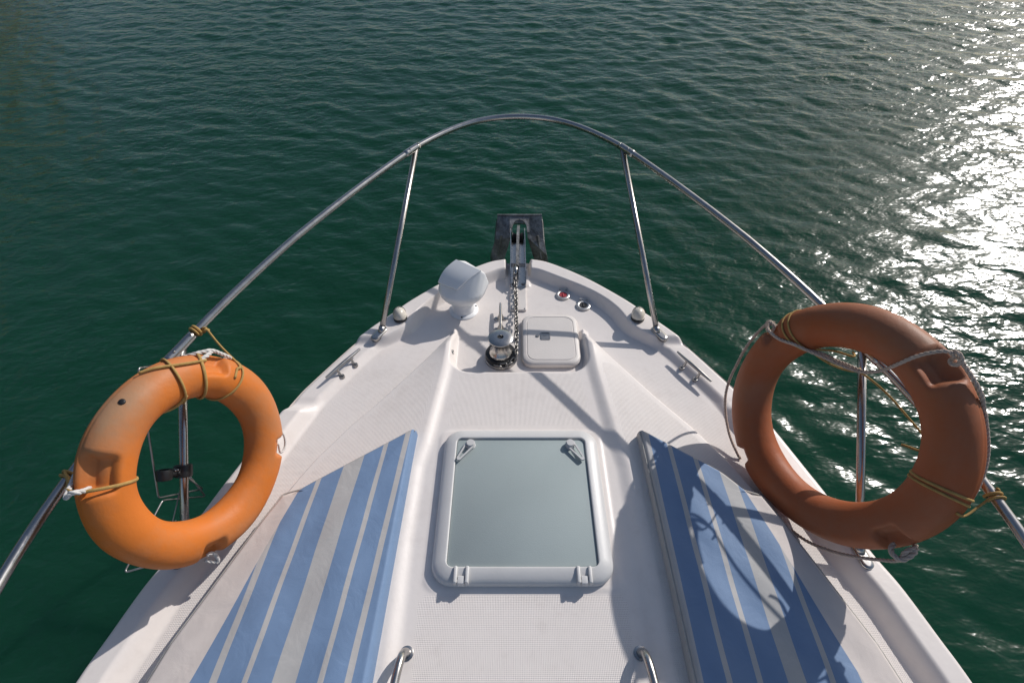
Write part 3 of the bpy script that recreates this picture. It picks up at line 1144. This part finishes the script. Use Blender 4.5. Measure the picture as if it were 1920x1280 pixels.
# ------------------------------------------------------------------ cushions
def cushion(side, edges, xin_pts, front_pts, border, label):
    """front_pts: tip -> outboard corner; outer edge follows the trunk crease"""
    ys0 = -0.55
    tip, c1, c2c = front_pts
    ybrk = c2c[1]
    fy = [ys0] + [ybrk, c1[1], tip[1]]

    def x_out(y):
        return np.where(y > ybrk, np.interp(y, [ybrk, c1[1], tip[1]], [c2c[0], c1[0], tip[0]]), np.minimum(xA(y) - 0.042, 1.2))

    xi = lambda y: np.interp(y, [p[1] for p in xin_pts], [p[0] for p in xin_pts])
    yy = np.concatenate([np.linspace(ys0, 0.3, 24), np.linspace(0.31, tip[1] - 0.004, 190), [tip[1] - 0.002, tip[1]]])
    u = np.linspace(0, 1, 121)
    u = 0.5 - 0.5 * np.cos(math.pi * u)
    a, b = xi(yy), np.maximum(x_out(yy), xi(yy) + 0.0008)
    X = a[:, None] + (b - a)[:, None] * u[None]
    Y = np.repeat(yy[:, None], len(u), 1)
    poly = [(xi(y), y) for y in yy] + [(float(x_out(np.array(y))), y) for y in yy[::-1]]
    poly = np.array(poly)
    p0, p1 = poly, np.roll(poly, -1, 0)
    Pt = np.stack([X.ravel(), Y.ravel()], 1)
    D = np.empty(len(Pt))
    ab = p1 - p0
    L2 = np.maximum((ab ** 2).sum(1), 1e-12)
    for s in range(0, len(Pt), 4000):
        p = Pt[s:s + 4000]
        t = np.clip(((p[:, None] - p0[None]) * ab[None]).sum(2) / L2[None], 0, 1)
        q = p0[None] + t[..., None] * ab[None]
        D[s:s + 4000] = np.sqrt(((p[:, None] - q) ** 2).sum(2).min(1))
    D = D.reshape(X.shape)
    z0 = ZA + (ZO - ZA) * np.clip((xA(Y) - X) / np.maximum(xA(Y) - xB(Y) - 0.035, 0.05), 0, 1)
    r, th = 0.020, 0.052
    q = np.clip((r - D) / r, 0, 1)
    prof = np.sqrt(np.maximum(0, 1 - q ** 2.4)) ** 0.8
    zt = 0.5 * z0 + 0.5 * 0.025
    puff = 0.006 * S(D / 0.16) + 0.0035 * np.sin(X * 31 + Y * 9) * np.sin(Y * 13 + X * 5) * S(D / 0.1)
    Z = zt - 0.012 + (th + 0.012) * prof + puff
    m, n = X.shape
    idx = np.arange(m * n).reshape(m, n)
    f = np.stack([idx[:-1, :-1], idx[:-1, 1:], idx[1:, 1:], idx[1:, :-1]], -1).reshape(-1, 4)
    if side < 0:
        f = f[:, ::-1]
    vv = np.stack([side * X, Y, Z], -1).reshape(-1, 3)
    # skirt to the deck round the outline
    ring = list(idx[:, 0]) + list(idx[-1, 1:]) + list(idx[::-1, -1][1:]) + list(idx[0, ::-1][1:-1])
    low = vv[ring].copy()
    low[:, 2] -= 0.03
    nb = len(vv)
    vv = np.concatenate([vv, low])
    fl = f.tolist()
    R = len(ring)
    for i in range(R):
        j = (i + 1) % R
        q4 = (ring[i], ring[j], nb + j, nb + i)
        fl.append(q4 if side > 0 else q4[::-1])
    t = thing('sun_cushion', label, 'cushion', (side * 0.72, 0.35, 0.0), 'striped sun cushions on the foredeck')
    mb = MB().add(vv, fl)
    o = mb.build('cushion_cover', stripes('striped_canvas_' + ('port' if side < 0 else 'starboard'), edges), t)
    U = np.abs(vv[:, 0]) + (0.06 if side < 0 else 0.0) * (vv[:, 1] - 0.356)
    (bx0, by0), (bx1, by1) = border
    bl = bx0 + (vv[:, 1] - by0) * (bx1 - bx0) / (by1 - by0)
    B_ = 0.5 + (np.abs(vv[:, 0]) - bl) * 10
    for nm, arr in (('stripe_u', U), ('border', B_)):
        at_ = o.data.attributes.new(nm, 'FLOAT', 'POINT')
        at_.data.foreach_set('value', arr.astype(np.float32))
    # piping round the upper edge
    zi = lambda x, y: 0.5 * (ZA + (ZO - ZA) * np.clip((xA(y) - x) / max(float(xA(y) - xB(y) - 0.035), 0.05), 0, 1)) + 0.0125
    ins = 0.004
    line = []
    for y in (np.linspace(ys0 + 0.02, tip[1] - 0.012, 60) if side > 0 else [tip[1] - 0.012]):
        line.append((side * (float(xi(y)) + ins), y, zi(float(xi(y)), y) + 0.040))
    for y in np.linspace(tip[1] - 0.008, ybrk, 14):
        x = float(x_out(np.array(y))) - ins
        line.append((side * x, y - ins, zi(x, y) + 0.038))
    for y in np.linspace(ybrk - 0.03, ys0 + 0.02, 40):
        x = float(x_out(np.array(y))) - ins
        line.append((side * x, y, zi(x, y) + 0.038))
    tube(MB(), catmull(line, 0.012), 0.0032, 8).build('piping', M['piping'], o)
    return t


cushion(-1, [(0.40, 'b'), (0.484, 'w'), (0.502, 'b'), (0.561, 'w'), (0.577, 'b'), (0.639, 'g'), (0.705, 'b'), (0.773, 'w'), (0.789, 'b'), (0.860, 'w'), (0.882, 'b')],
        [(0.440, -0.6), (0.437, 0.356), (0.420, 1.10), (0.416, 1.232)], [(0.432, 1.232), (0.795, 0.985), (0.830, 0.955)],
        ((0.800, 0.985), (0.940, 0.356)), 'blue and grey striped cushion in full sun beside the bright orange lifebuoy')
cushion(1, [(0.40, 'w'), (0.499, 'b'), (0.562, 'w'), (0.578, 'b'), (0.650, 'w'), (0.667, 'b'), (0.735, 'g'), (0.788, 'b'), (0.855, 'w'), (0.872, 'b'), (0.945, 'w'), (0.960, 'b')],
        [(0.475, -0.6), (0.478, 0.356), (0.474, 0.8), (0.468, 1.225)], [(0.486, 1.228), (0.748, 1.045), (0.832, 0.950)],
        ((0.800, 0.985), (0.955, 0.356)), 'blue and grey striped cushion with a white inner edge under the ring shadow')

# ------------------------------------------------------------------ lifebuoys
class Ring:
    def __init__(self, c, n, R, a, b):
        self.c, self.R, self.a, self.b = V3(c), R, a, b
        self.n = V3(n) / np.linalg.norm(n)
        e1 = np.cross((0, 0, 1), self.n)
        self.e1 = e1 / np.linalg.norm(e1)
        self.e2 = np.cross(self.n, self.e1)

    def pt(self, th, V, off=0.0):
        rr = self.R + (self.a + off) * math.cos(V)
        return self.c + (math.cos(th) * self.e1 + math.sin(th) * self.e2) * rr + self.n * (self.b + off) * math.sin(V)

    def pl(self, r, th, h):
        return self.c + (math.cos(th) * self.e1 + math.sin(th) * self.e2) * r + self.n * h

    def th(self, px, py, off=0.03):
        p = on_plane(px, py, self.c, self.n, off) - self.c
        return math.atan2(np.dot(p, self.e2), np.dot(p, self.e1))

    def px(self, px, py, off):
        return on_plane(px, py, self.c, self.n, off)


def ring_mesh(G, notches, name, mat, parent, bleach):
    nU, nV = 260, 72
    U = np.linspace(0, 2 * math.pi, nU, endpoint=False)
    V = np.linspace(0, 2 * math.pi, nV, endpoint=False)
    UU, VV = np.meshgrid(U, V, indexing='ij')
    cs, sn = np.cos(VV), np.sin(VV)
    a = np.full_like(UU, G.a)
    b = np.full_like(UU, G.b)
    outw = np.clip(cs, 0, 1)
    for th0, w, dep in notches:
        dth = (UU - th0 + math.pi) % (2 * math.pi) - math.pi
        g = S((w - np.abs(dth)) / (w * 0.42))
        # a pocket scooped out of the front outer quarter; the back rim stays whole
        m = g * S((cs + 0.06) / 0.42) * S((sn + 0.08) / 0.30)
        a = a - dep * m
        b = b - 0.55 * dep * m
    # moulding seam round the outside and the inside
    seam = np.exp(-(np.angle(np.exp(1j * VV)) / 0.035) ** 2)
    a = a - 0.0022 * seam
    lump = 0.0016 * np.sin(3 * UU + 1.0) + 0.001 * np.sin(7 * UU + 2 * VV)
    rr = G.R + (a + lump) * cs
    P = G.c + (np.cos(UU) * rr)[..., None] * G.e1 + (np.sin(UU) * rr)[..., None] * G.e2 + ((b + lump) * sn)[..., None] * G.n
    idx = np.arange(nU * nV).reshape(nU, nV)
    i2, j2 = np.roll(idx, -1, 0), np.roll(idx, -1, 1)
    f = np.stack([idx, i2, np.roll(i2, -1, 1), j2], -1).reshape(-1, 4)
    mb = MB()
    mb.add(P.reshape(-1, 3), [tuple(t) for t in f.tolist()])
    o = mb.build(name, mat, parent)
    th_b, w_b = bleach
    d = (UU - th_b + math.pi) % (2 * math.pi) - math.pi
    bl = np.exp(-(d / w_b) ** 2) * np.clip(0.35 + 0.65 * cs, 0, 1) * np.clip(0.5 + sn, 0, 1)
    at_ = o.data.attributes.new('sunbleach', 'FLOAT', 'POINT')
    at_.data.foreach_set('value', bl.ravel().astype(np.float32))
    return o


def wrap(G, th0, skew=0.0, off=0.004, v0=0.0, turns=1.0, drift=0.0, n=70):
    out = []
    for i in range(n + 1):
        q = i / n
        V = v0 + 2 * math.pi * turns * q
        out.append(G.pt(th0 + skew * math.sin(V + 0.3) + drift * q, V, off))
    return out


def scaled(c, s):
    return CAM + s * (V3(c) - CAM)


sL = 0.91
GL = Ring(scaled((-1.133, 1.001, 0.206), sL), (0.921, -0.277, 0.272), 0.285 * sL, 0.075 * sL, 0.066 * sL)
GR = Ring((1.044, 1.044, 0.352), (-0.893, -0.328, 0.309), 0.327, 0.072, 0.067)

# --- port buoy
tL = thing('lifebuoy', 'bright orange lifebuoy in sunlight tied to the rail beside the wire rack', 'lifebuoy', GL.pl(GL.R, -math.pi / 2, 0), 'lifebuoys tied to the bow rail')
nL = [GL.th(160, 893), GL.th(398, 672), GL.th(520, 836), GL.th(395, 1040)]
ring_mesh(GL, [(nL[0], 0.20, 0.040), (nL[1], 0.17, 0.034), (nL[2], 0.13, 0.026), (nL[3], 0.15, 0.034)], 'ring', M['orange'], tL, (GL.th(215, 735), 0.75))
mb = MB()
nm = []
q = GL.px
rope(mb, [GL.pt(nL[0] + 0.02, -0.9, 0.004), q(124, 931, 0.0), q(133, 924, 0.028), q(148, 922, 0.034), q(162, 918, 0.02), q(170, 913, -0.01)], 0.0068)
rope(mb, [GL.pt(nL[1] + 0.22, -0.7, 0.004), q(362, 664, 0.004), q(378, 660, 0.014), q(396, 657, 0.02), q(412, 662, 0.016), q(432, 672, 0.006), GL.pt(nL[1] - 0.2, -0.5, 0.004)], 0.0064)
rope(mb, [q(396, 660, 0.02), q(386, 668, 0.034), q(370, 677, 0.03), q(362, 681, 0.01)], 0.0068)
ordn = sorted(nL)
for i in range(4):
    a, b = ordn[i], ordn[(i + 1) % 4]
    if b < a:
        b += 2 * math.pi
    rope(mb, [GL.pt(a + (b - a) * q_, -0.95 - 0.7 * math.sin(math.pi * q_), 0.006) for q_ in np.linspace(0.0, 1.0, 14)], 0.0058)
# loose bight at the lower right rim
lp = [GL.px(522, 800, -0.01), GL.px(533, 818, 0.0), GL.px(534, 838, 0.0), GL.px(526, 848, 0.005), GL.px(522, 832, 0.01)]
rope(mb, lp, 0.0042)
lp = [GL.px(388, 1040, 0.01), GL.px(399, 1036, 0.012), GL.px(407, 1044, 0.012), GL.px(408, 1053, 0.005), GL.px(395, 1052, 0.0), GL.px(384, 1049, -0.01)]
rope(mb, lp, 0.0062)
mb.build('grab_line', M['rope'], tL)
lathe(MB(), [(0.0, 0.002), (0.0068, 0.0022), (0.0085, 0.001), (0.009, -0.004)], GL.pt(GL.th(211, 742), 0.62, 0.0015), GL.pt(GL.th(211, 742), 0.62, 0.02) - GL.pt(GL.th(211, 742), 0.62, 0.0), 18).build('vent_hole', M['black'], tL)

# --- starboard buoy
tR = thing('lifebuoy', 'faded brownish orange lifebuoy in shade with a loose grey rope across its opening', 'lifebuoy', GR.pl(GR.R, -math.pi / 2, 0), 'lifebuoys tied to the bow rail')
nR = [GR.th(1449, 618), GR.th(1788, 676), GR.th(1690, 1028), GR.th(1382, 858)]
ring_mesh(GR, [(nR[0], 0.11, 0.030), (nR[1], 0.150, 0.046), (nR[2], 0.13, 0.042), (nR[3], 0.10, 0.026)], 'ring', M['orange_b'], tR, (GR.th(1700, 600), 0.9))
mb = MB()
q = GR.px
rope(mb, [q(1456, 611, 0.0), q(1445, 607, 0.03), q(1440, 615, 0.05), q(1446, 624, 0.062), q(1462, 636, 0.066), q(1490, 646, 0.068), q(1512, 656, 0.05), q(1550, 672, 0.02), q(1590, 690, 0.005), q(1620, 697, 0.01), q(1650, 695, 0.03), q(1680, 684, 0.064), q(1715, 669, 0.066), q(1750, 660, 0.064), q(1778, 659, 0.05), q(1790, 670, 0.035)], 0.0056)
rope(mb, [q(1512, 656, 0.045), q(1540, 662, 0.01), q(1570, 676, -0.01), q(1595, 686, -0.005), q(1625, 700, 0.0)], 0.0052)
rope(mb, [q(1452, 606, 0.0), q(1442, 602, 0.01), q(1434, 610, 0.015), q(1418, 626, 0.01), q(1398, 652, 0.005), q(1381, 684, 0.0), q(1367, 714, 0.0), q(1360, 745, 0.0), q(1361, 780, 0.0), q(1368, 815, 0.0), q(1380, 845, 0.0), q(1388, 860, -0.01)], 0.0056)
rope(mb, [q(1436, 612, 0.01), q(1444, 604, 0.03), q(1452, 612, 0.035), q(1447, 622, 0.03), q(1438, 618, 0.01)], 0.006)
rope(mb, [q(1782, 660, 0.03), q(1794, 660, 0.04), q(1803, 671, 0.035), q(1797, 682, 0.03), q(1785, 683, 0.03), q(1783, 674, 0.02), q(1797, 669, 0.03), q(1806, 682, 0.02), q(1820, 703, 0.012), q(1834, 727, 0.004), q(1841, 745, -0.010), q(1845, 775, -0.04)], 0.0064)
rope(mb, [q(1400, 880, -0.02), q(1430, 935, -0.012), q(1470, 980, -0.006), q(1510, 1012, -0.002), q(1560, 1033, 0.004), q(1610, 1044, 0.008), q(1650, 1049, 0.012), q(1676, 1051, 0.02), q(1690, 1048, 0.028)], 0.0056)
rope(mb, [q(1676, 1018, 0.02), q(1670, 1030, 0.04), q(1677, 1042, 0.045), q(1688, 1049, 0.04), q(1700, 1046, 0.03), q(1712, 1038, 0.015), q(1717, 1030, 0.0), q(1716, 1022, -0.02)], 0.0078)
rope(mb, [q(1690, 1046, 0.03), q(1696, 1036, 0.03), q(1706, 1030, 0.02), q(1716, 1028, 0.0)], 0.007)
for i in (0, 3):
    a, b = (nR[1], nR[2]) if i == 0 else (nR[2], nR[3])
rope(mb, [GR.pt(GR.th(1845, 775), -0.5, 0.004)] + [GR.pt(GR.th(*p), -0.75, 0.008) for p in ((1850, 860), (1835, 930), (1790, 985), (1735, 1018))], 0.0052)
mb.build('grab_line', M['rope_grey'], tR)
# moulded oval outline on the face
mb = MB()
oc = (1635, 628)
tube(mb, [GR.px(oc[0] + 19 * math.cos(a) - 0 * math.sin(a), oc[1] + 6 * math.cos(a) + 12 * math.sin(a), 0.0475 * 1.0) for a in np.linspace(0, 2 * math.pi, 40, endpoint=False)], 0.0016, 6, closed=True)
mb.build('moulded_mark', M['seam'], tR)


# ------------------------------------------------------------------ lashing cords (things of their own)
def cord_thing(label, curves, r=0.0050, flat=0.75, group='khaki cords lashing the lifebuoys'):
    mb = MB()
    allp = []
    for c in curves:
        p = catmull(c, 0.006)
        allp.append(p)
        tube(mb, p, r, 9, flat=flat)
    c0 = np.concatenate(allp).mean(0)
    o = mb.build('lashing_cord', M['cord'], None, org=c0)
    o['label'], o['category'], o['group'] = label, 'cord', group
    return o


def rail_loop(y, side, turns=2.0, r=0.005, adv=0.012, n=40):
    c = rail_at_y(y, side)
    t = rail_at_y(y + 0.03, side) - rail_at_y(y - 0.03, side)
    t /= np.linalg.norm(t)
    u = np.cross(t, (0, 0, 1))
    u /= np.linalg.norm(u)
    w = np.cross(u, t)
    return [c + (RR + r) * (u * math.cos(a) + w * math.sin(a)) + t * adv * (a / (2 * math.pi) - turns / 2) for a in np.linspace(0, 2 * math.pi * turns, n)]


def rail_y_of(px, py):
    return float(on_rail(px, py)[1])


kn = rail_at_y(rail_y_of(352, 618), -1)
t1, t2, t3 = GL.th(338, 720), GL.th(385, 712), GL.th(425, 715)
w1 = wrap(GL, t1, 0.06, 0.003, -1.2, 0.98)
w2 = wrap(GL, t2, 0.10, 0.003, -0.9, 0.98)
w3 = wrap(GL, t3, -0.10, 0.003, -0.6, 0.99)
kl = rail_loop(rail_y_of(350, 620), -1, 2.0)
knot = [kn + V3((0.018, 0, 0.004)), kn + V3((0.030, 0.006, 0.004)), kn + V3((0.026, -0.008, -0.004)), kn + V3((0.034, -0.004, 0.006)), kn + V3((0.040, 0.0, -0.004))]
bridge = [GL.pt(t1 + 0.28, 0.15, 0.006), GL.pt(t1 + 0.16, 0.45, 0.005), GL.pt(t1, 0.75, 0.005), GL.pt((t1 + t2) / 2, 0.85, 0.006), GL.pt(t2 + 0.04, 0.80, 0.005)]
pull = [kn + V3((0.034, 0.0, 0.0)), (kn + V3((0.034, 0, 0)) + GL.pt(t3, 0.75, 0.004)) / 2, GL.pt(t3 - 0.06, 0.75, 0.004), GL.pt(t3 - 0.02, 1.0, 0.003), GL.pt(t3 + 0.0, 1.5, 0.003)]
inner = [GL.pt(t1 + 0.02, 2.2, 0.003), GL.pt(t1 + 0.12, 2.75, 0.004), GL.pt(t1 + 0.26, 3.1, 0.003), GL.pt(t1 + 0.36, 3.5, 0.003)]
cord_thing('khaki cord wound three times round the top of the bright orange lifebuoy', [w1, w2, w3, kl, knot, bridge, pull, inner])
tb = GL.th(165, 925)
wy = rail_y_of(122, 893)
c_r = rail_at_y(wy, -1)
w4 = wrap(GL, tb, -0.03, 0.003, -1.0, 0.97)
kl2 = rail_loop(wy, -1, 1.6, 0.006)
link = [GL.pt(tb, 0.2, 0.004), GL.pt(tb - 0.02, -0.3, 0.01), (GL.pt(tb, -0.5, 0.01) + c_r) / 2, c_r + V3((0.0, 0, 0.016))]
cord_thing('khaki cord looped round the left side of the bright orange lifebuoy above its recess', [w4, kl2, link, [p + V3((0, 0, 0.006)) for p in link]], 0.0048)
ta = GR.th(1500, 610)
w5 = wrap(GR, ta, 0.05, 0.003, -1.2, 0.98)
w6 = wrap(GR, ta + 0.045, 0.075, 0.003, -1.2, 0.98)
st_top = rail_at_y(1.262, 1)
diag = [GR.px(1512, 655, 0.045), GR.px(1550, 672, -0.01), GR.px(1590, 690, -0.04), GR.px(1612, 697, -0.05), GR.px(1660, 735, -0.055), GR.px(1716, 798, -0.056), GR.px(1760, 850, -0.058)]
diag2 = [GR.px(1530, 655, 0.03), GR.px(1565, 658, -0.02), GR.px(1600, 668, -0.05), st_top + V3((-0.018, 0.0, -0.03))]
diag3 = [GR.px(1522, 660, 0.03), GR.px(1560, 684, -0.01), GR.px(1600, 696, -0.045), GR.px(1613, 690, -0.045)]
cord_thing('olive cord round the top of the faded lifebuoy running to the stanchion behind', [w5, w6, diag, diag2, diag3], 0.004)
td = GR.th(1770, 935)
wy2 = rail_y_of(1848, 930)
c_r2 = rail_at_y(wy2, 1)
w7 = wrap(GR, td, 0.07, 0.003, -1.2, 0.98)
w8 = wrap(GR, td + 0.05, 0.06, 0.003, -1.2, 0.98)
kl3 = rail_loop(wy2, 1, 2.2, 0.005)
link = [GR.pt(td - 0.04, 0.4, 0.004), GR.pt(td - 0.06, -0.1, 0.008), (GR.pt(td - 0.05, -0.3, 0.01) + c_r2) / 2, c_r2 + V3((0, 0, 0.016))]
tail = [GR.px(1690, 833, -0.03), GR.px(1700, 836, -0.04), GR.px(1716, 842, -0.05), GR.px(1740, 850, -0.056)]
cord_thing('olive cord doubled round the lower right of the faded lifebuoy and the rail', [w7, w8, kl3, link, tail], 0.0042)

# ------------------------------------------------------------------ wire rack with its clamp on the port stanchion
st_t, st_f = rail_at_y(1.262, -1), V3((-1.15, 0.755, dz(-1.15, 0.755)))
def to_px(p):
    d = V3(p) - CAM
    z = d[1] * CP - d[2] * SP
    return W_PX / 2 + F_PX * d[0] / z, H_PX / 2 - F_PX * (d[1] * SP + d[2] * CP) / z


k_ = min(np.linspace(0.05, 0.95, 200), key=lambda k: abs(to_px(st_f + (st_t - st_f) * k)[1] - 882))
cp = st_f + (st_t - st_f) * k_
sdir = (st_t - st_f) / np.linalg.norm(st_t - st_f)
rack = thing('wire_rack', 'bent steel wire rack clamped to the stanchion behind the bright orange lifebuoy', 'wire rack', cp)
mb = MB()
xo = lambda px, py, dx=0.0: atx(px, py, cp[0] - 0.06 + dx)
wr = 0.0032


def wire(pts, r=wr):
    tube(mb, catmull_corner(pts), r, 8)


def catmull_corner(pts, rad=0.012):
    """polyline with small rounded corners"""
    P = [V3(p) for p in pts]
    out = [P[0]]
    for i in range(1, len(P) - 1):
        a = P[i] + (P[i - 1] - P[i]) / np.linalg.norm(P[i - 1] - P[i]) * rad
        b = P[i] + (P[i + 1] - P[i]) / np.linalg.norm(P[i + 1] - P[i]) * rad
        for t in np.linspace(0, 1, 6):
            out.append((1 - t) ** 2 * a + 2 * t * (1 - t) * P[i] + t * t * b)
    out.append(P[-1])
    return np.array(out)


wire([xo(300, 683), xo(259, 690), xo(297, 933), xo(380, 916, 0.03), cp + sdir * 0.01 + V3((0.0, -0.02, 0))])
wire([xo(352, 888, 0.04), xo(385, 930, 0.03), xo(305, 937), xo(233, 1073, -0.02), xo(285, 1058, 0.04), xo(330, 975, 0.05)])
wire([xo(338, 700, 0.0), xo(340, 880, 0.01), xo(342, 900, 0.02), xo(322, 985, 0.02)], 0.0022)
wire([xo(348, 700, 0.03), xo(350, 860, 0.03)], 0.0018)
mb.build('wire_frame', M['steel_dull'], rack)
mb = MB()
lathe(mb, [(0.014, -0.020), (0.026, -0.020), (0.027, -0.015), (0.027, 0.015), (0.026, 0.020), (0.014, 0.020)], cp, sdir, 28)
arm_e = on_plane(308, 890, cp, sdir)
d2 = (arm_e - cp)
rbm = (arm_e + cp) / 2
tube(mb, [cp + d2 * 0.2, cp + d2 * 0.45, cp + d2 * 0.75], [0.017, 0.016, 0.014], 12)
lathe(mb, [(0.014, -0.017), (0.023, -0.017), (0.024, -0.013), (0.024, 0.013), (0.023, 0.017), (0.014, 0.017), (0.014, -0.017)], arm_e, sdir, 26)
rbox(mb, cp + d2 * 0.28 - 0.016, cp + d2 * 0.28 + 0.016, 0.004)
mb.build('clamp', M['black'], rack, autos=40)
for e in (0.25, 0.38):
    lathe(MB(), [(0.004, 0), (0.004, 0.006), (0, 0.007)], cp + d2 * e + V3((0.006, -0.004, 0.016)), (0.3, -0.4, 0.8), 8).build('screw', M['steel'], rack)

# ------------------------------------------------------------------ trim: boat frame -> world
DELTA, ROLL = math.radians(5.5), math.radians(2.5)
u_up = Vector((-math.sin(ROLL), -math.sin(DELTA), math.cos(ROLL) * math.cos(DELTA))).normalized()
ROT = u_up.rotation_difference(Vector((0, 0, 1))).to_matrix().to_4x4()
for o in BOAT_TOP:
    o.matrix_basis = ROT @ Matrix.LocRotScale(o.location, o.rotation_euler, o.scale)

# ------------------------------------------------------------------ water
WZ = -1.12


def graded(lo_core, hi_core, step, lo, hi, g):
    c = list(np.arange(lo_core, hi_core, step))
    a, s = c[-1], step
    up = []
    while a < hi:
        s *= g if abs(a) < 45 else 1.10
        a += s
        up.append(a)
    b, s = c[0], step
    dn = []
    while b > lo:
        s *= g if abs(b) < 45 else 1.10
        b -= s
        dn.append(b)
    return np.array(dn[::-1] + c + up)


gx = graded(-9, 14, 0.031, -4000, 4000, 1.013)
gy = graded(-1.5, 17, 0.031, -4000, 4000, 1.013)
X, Y = np.meshgrid(gx, gy, indexing='ij')
sx = np.gradient(gx)[:, None] * np.ones_like(X)
sy = np.gradient(gy)[None] * np.ones_like(X)
sp = np.maximum(sx, sy)
Z = np.zeros_like(X)
NW = 100
for i in range(NW):
    lam = 0.085 * (0.62 / 0.085) ** rng.random()
    ang = math.radians(90 - 17 + rng.normal() * 27)
    kx, ky = math.cos(ang) * 2 * math.pi / lam, math.sin(ang) * 2 * math.pi / lam
    slope = 0.0192 * (1.0 if lam < 0.36 else 0.72)
    amp = slope * lam / (2 * math.pi)
    ph = rng.random() * 2 * math.pi
    fade = np.clip(2.4 - 5.0 * sp / lam, 0, 1)
    w = np.sin(kx * X + ky * Y + ph + 0.9 * np.sin(0.31 * X + 0.27 * Y + i) + 0.6 * np.sin(0.9 * X - 0.55 * Y + 2.3 * i))
    Z += (amp * fade * (w + 0.3 * (w * w - 0.5)))
# gust patches, and calmer water in the lee of the boat on its port side
gust = 0.5 + 0.25 * (np.sin(0.43 * X + 0.61 * Y + 1.0) + np.sin(0.92 * X - 0.37 * Y + 2.1 + 0.8 * np.sin(0.3 * Y)))
lee = 0.52 + 0.48 * S(((X + 5.5) + (Y - 1.0) * 0.6) / 7.5)
Z *= (0.80 + 0.32 * gust) * lee
idx = np.arange(X.size).reshape(X.shape)
f = np.stack([idx[:-1, :-1], idx[1:, :-1], idx[1:, 1:], idx[:-1, 1:]], -1).reshape(-1, 4)
me = bpy.data.meshes.new('water')
me.vertices.add(X.size)
me.vertices.foreach_set('co', np.stack([X, Y, Z], -1).astype(np.float32).ravel())
me.loops.add(f.size)
me.loops.foreach_set('vertex_index', f.ravel().astype(np.int32))
me.polygons.add(len(f))
me.polygons.foreach_set('loop_start', np.arange(0, f.size, 4, dtype=np.int32))
me.polygons.foreach_set('use_smooth', np.ones(len(f), bool))
me.update()
me.validate()
me.materials.append(M['water'])
wat = bpy.data.objects.new('water', me)
wat.location = (0, 0, WZ)
wat['kind'] = 'structure'
wat['label'] = 'green rippled sea with sun glitter on its right side'
COL.objects.link(wat)

# ------------------------------------------------------------------ shore hillside beyond the left of the frame
def hillside():
    na, nr = 140, 40
    v, f = [], []
    for i in range(na):
        az = math.radians(-35 - 100 * i / (na - 1))
        for j in range(nr):
            q = j / (nr - 1)
            r = 46 + 40 * q
            env = math.sin(math.pi * min(1, i / (na - 1) * 5 + 0.02) / 2)
            h = 27 * env * math.sin(math.pi * min(1, q * 1.6) / 2) * (0.8 + 0.2 * math.sin(i * 0.19) + 0.08 * math.sin(i * 0.7 + j * 0.5))
            h += 0.8 * math.sin(i * 1.3 + j * 0.9) * q * env
            v.append((r * math.sin(az), r * math.cos(az), WZ - 0.4 + h))
    for i in range(na - 1):
        for j in range(nr - 1):
            f.append((i * nr + j, (i + 1) * nr + j, (i + 1) * nr + j + 1, i * nr + j + 1))
    m, nt, bs = new_mat('dry_hillside')
    n = noise(nt, 0.35, 5, 0.6, objco(nt))
    r = ramp(nt, n.outputs['Fac'], [(0.38, (0.035, 0.05, 0.016)), (0.52, (0.13, 0.11, 0.045)), (0.68, (0.26, 0.19, 0.09))])
    nt.links.new(r.outputs['Color'], bs.inputs['Base Color'])
    bs.inputs['Roughness'].default_value = 0.9
    me = bpy.data.meshes.new('hills')
    me.from_pydata(v, [], f)
    me.materials.append(m)
    me.update()
    o = bpy.data.objects.new('hills', me)
    o['kind'] = 'structure'
    COL.objects.link(o)


hillside()

# ------------------------------------------------------------------ light
SUN_BOAT = Vector((1.1, 0.89, 1.0)).normalized()
sun_dir = (ROT.to_3x3() @ SUN_BOAT).normalized()
el = math.asin(sun_dir.z)
azr = math.atan2(sun_dir.x, sun_dir.y)
sd = bpy.data.lights.new('sun', 'SUN')
sd.energy = 3.4
sd.angle = math.radians(0.55)
sd.color = (1.0, 0.96, 0.915)
so = bpy.data.objects.new('sun', sd)
so.rotation_euler = (-sun_dir).to_track_quat('-Z', 'Y').to_euler()
so.location = sun_dir * 30
COL.objects.link(so)

w = bpy.data.worlds.new('World')
SC.world = w
w.use_nodes = True
nt = w.node_tree
sky = nt.nodes.new('ShaderNodeTexSky')
sky.sky_type = 'NISHITA'
sky.sun_disc = False
sky.sun_elevation = el
sky.sun_rotation = azr
sky.air_density = 1.0
sky.dust_density = 0.9
sky.ozone_density = 0.5
nt.links.new(sky.outputs[0], nt.nodes['Background'].inputs['Color'])
nt.nodes['Background'].inputs['Strength'].default_value = 0.098

# ------------------------------------------------------------------ camera
cd = bpy.data.cameras.new('camera')
cd.sensor_width = 36.0
cd.sensor_fit = 'HORIZONTAL'
cd.lens = 36.0 * F_PX / W_PX
cd.clip_start = 0.05
cd.clip_end = 12000
co = bpy.data.objects.new('camera', cd)
COL.objects.link(co)
rot = Matrix.Rotation(math.pi / 2 - PITCH, 4, 'X')
co.matrix_world = ROT @ Matrix.Translation(Vector(CAM)) @ rot
SC.camera = co

SC.render.engine = 'CYCLES'
SC.cycles.use_denoising = True
SC.cycles.max_bounces = 8
SC.cycles.sample_clamp_indirect = 6
SC.view_settings.view_transform = 'Standard'
SC.view_settings.look = 'None'
SC.view_settings.exposure = 0.0
SC.view_settings.gamma = 1.0
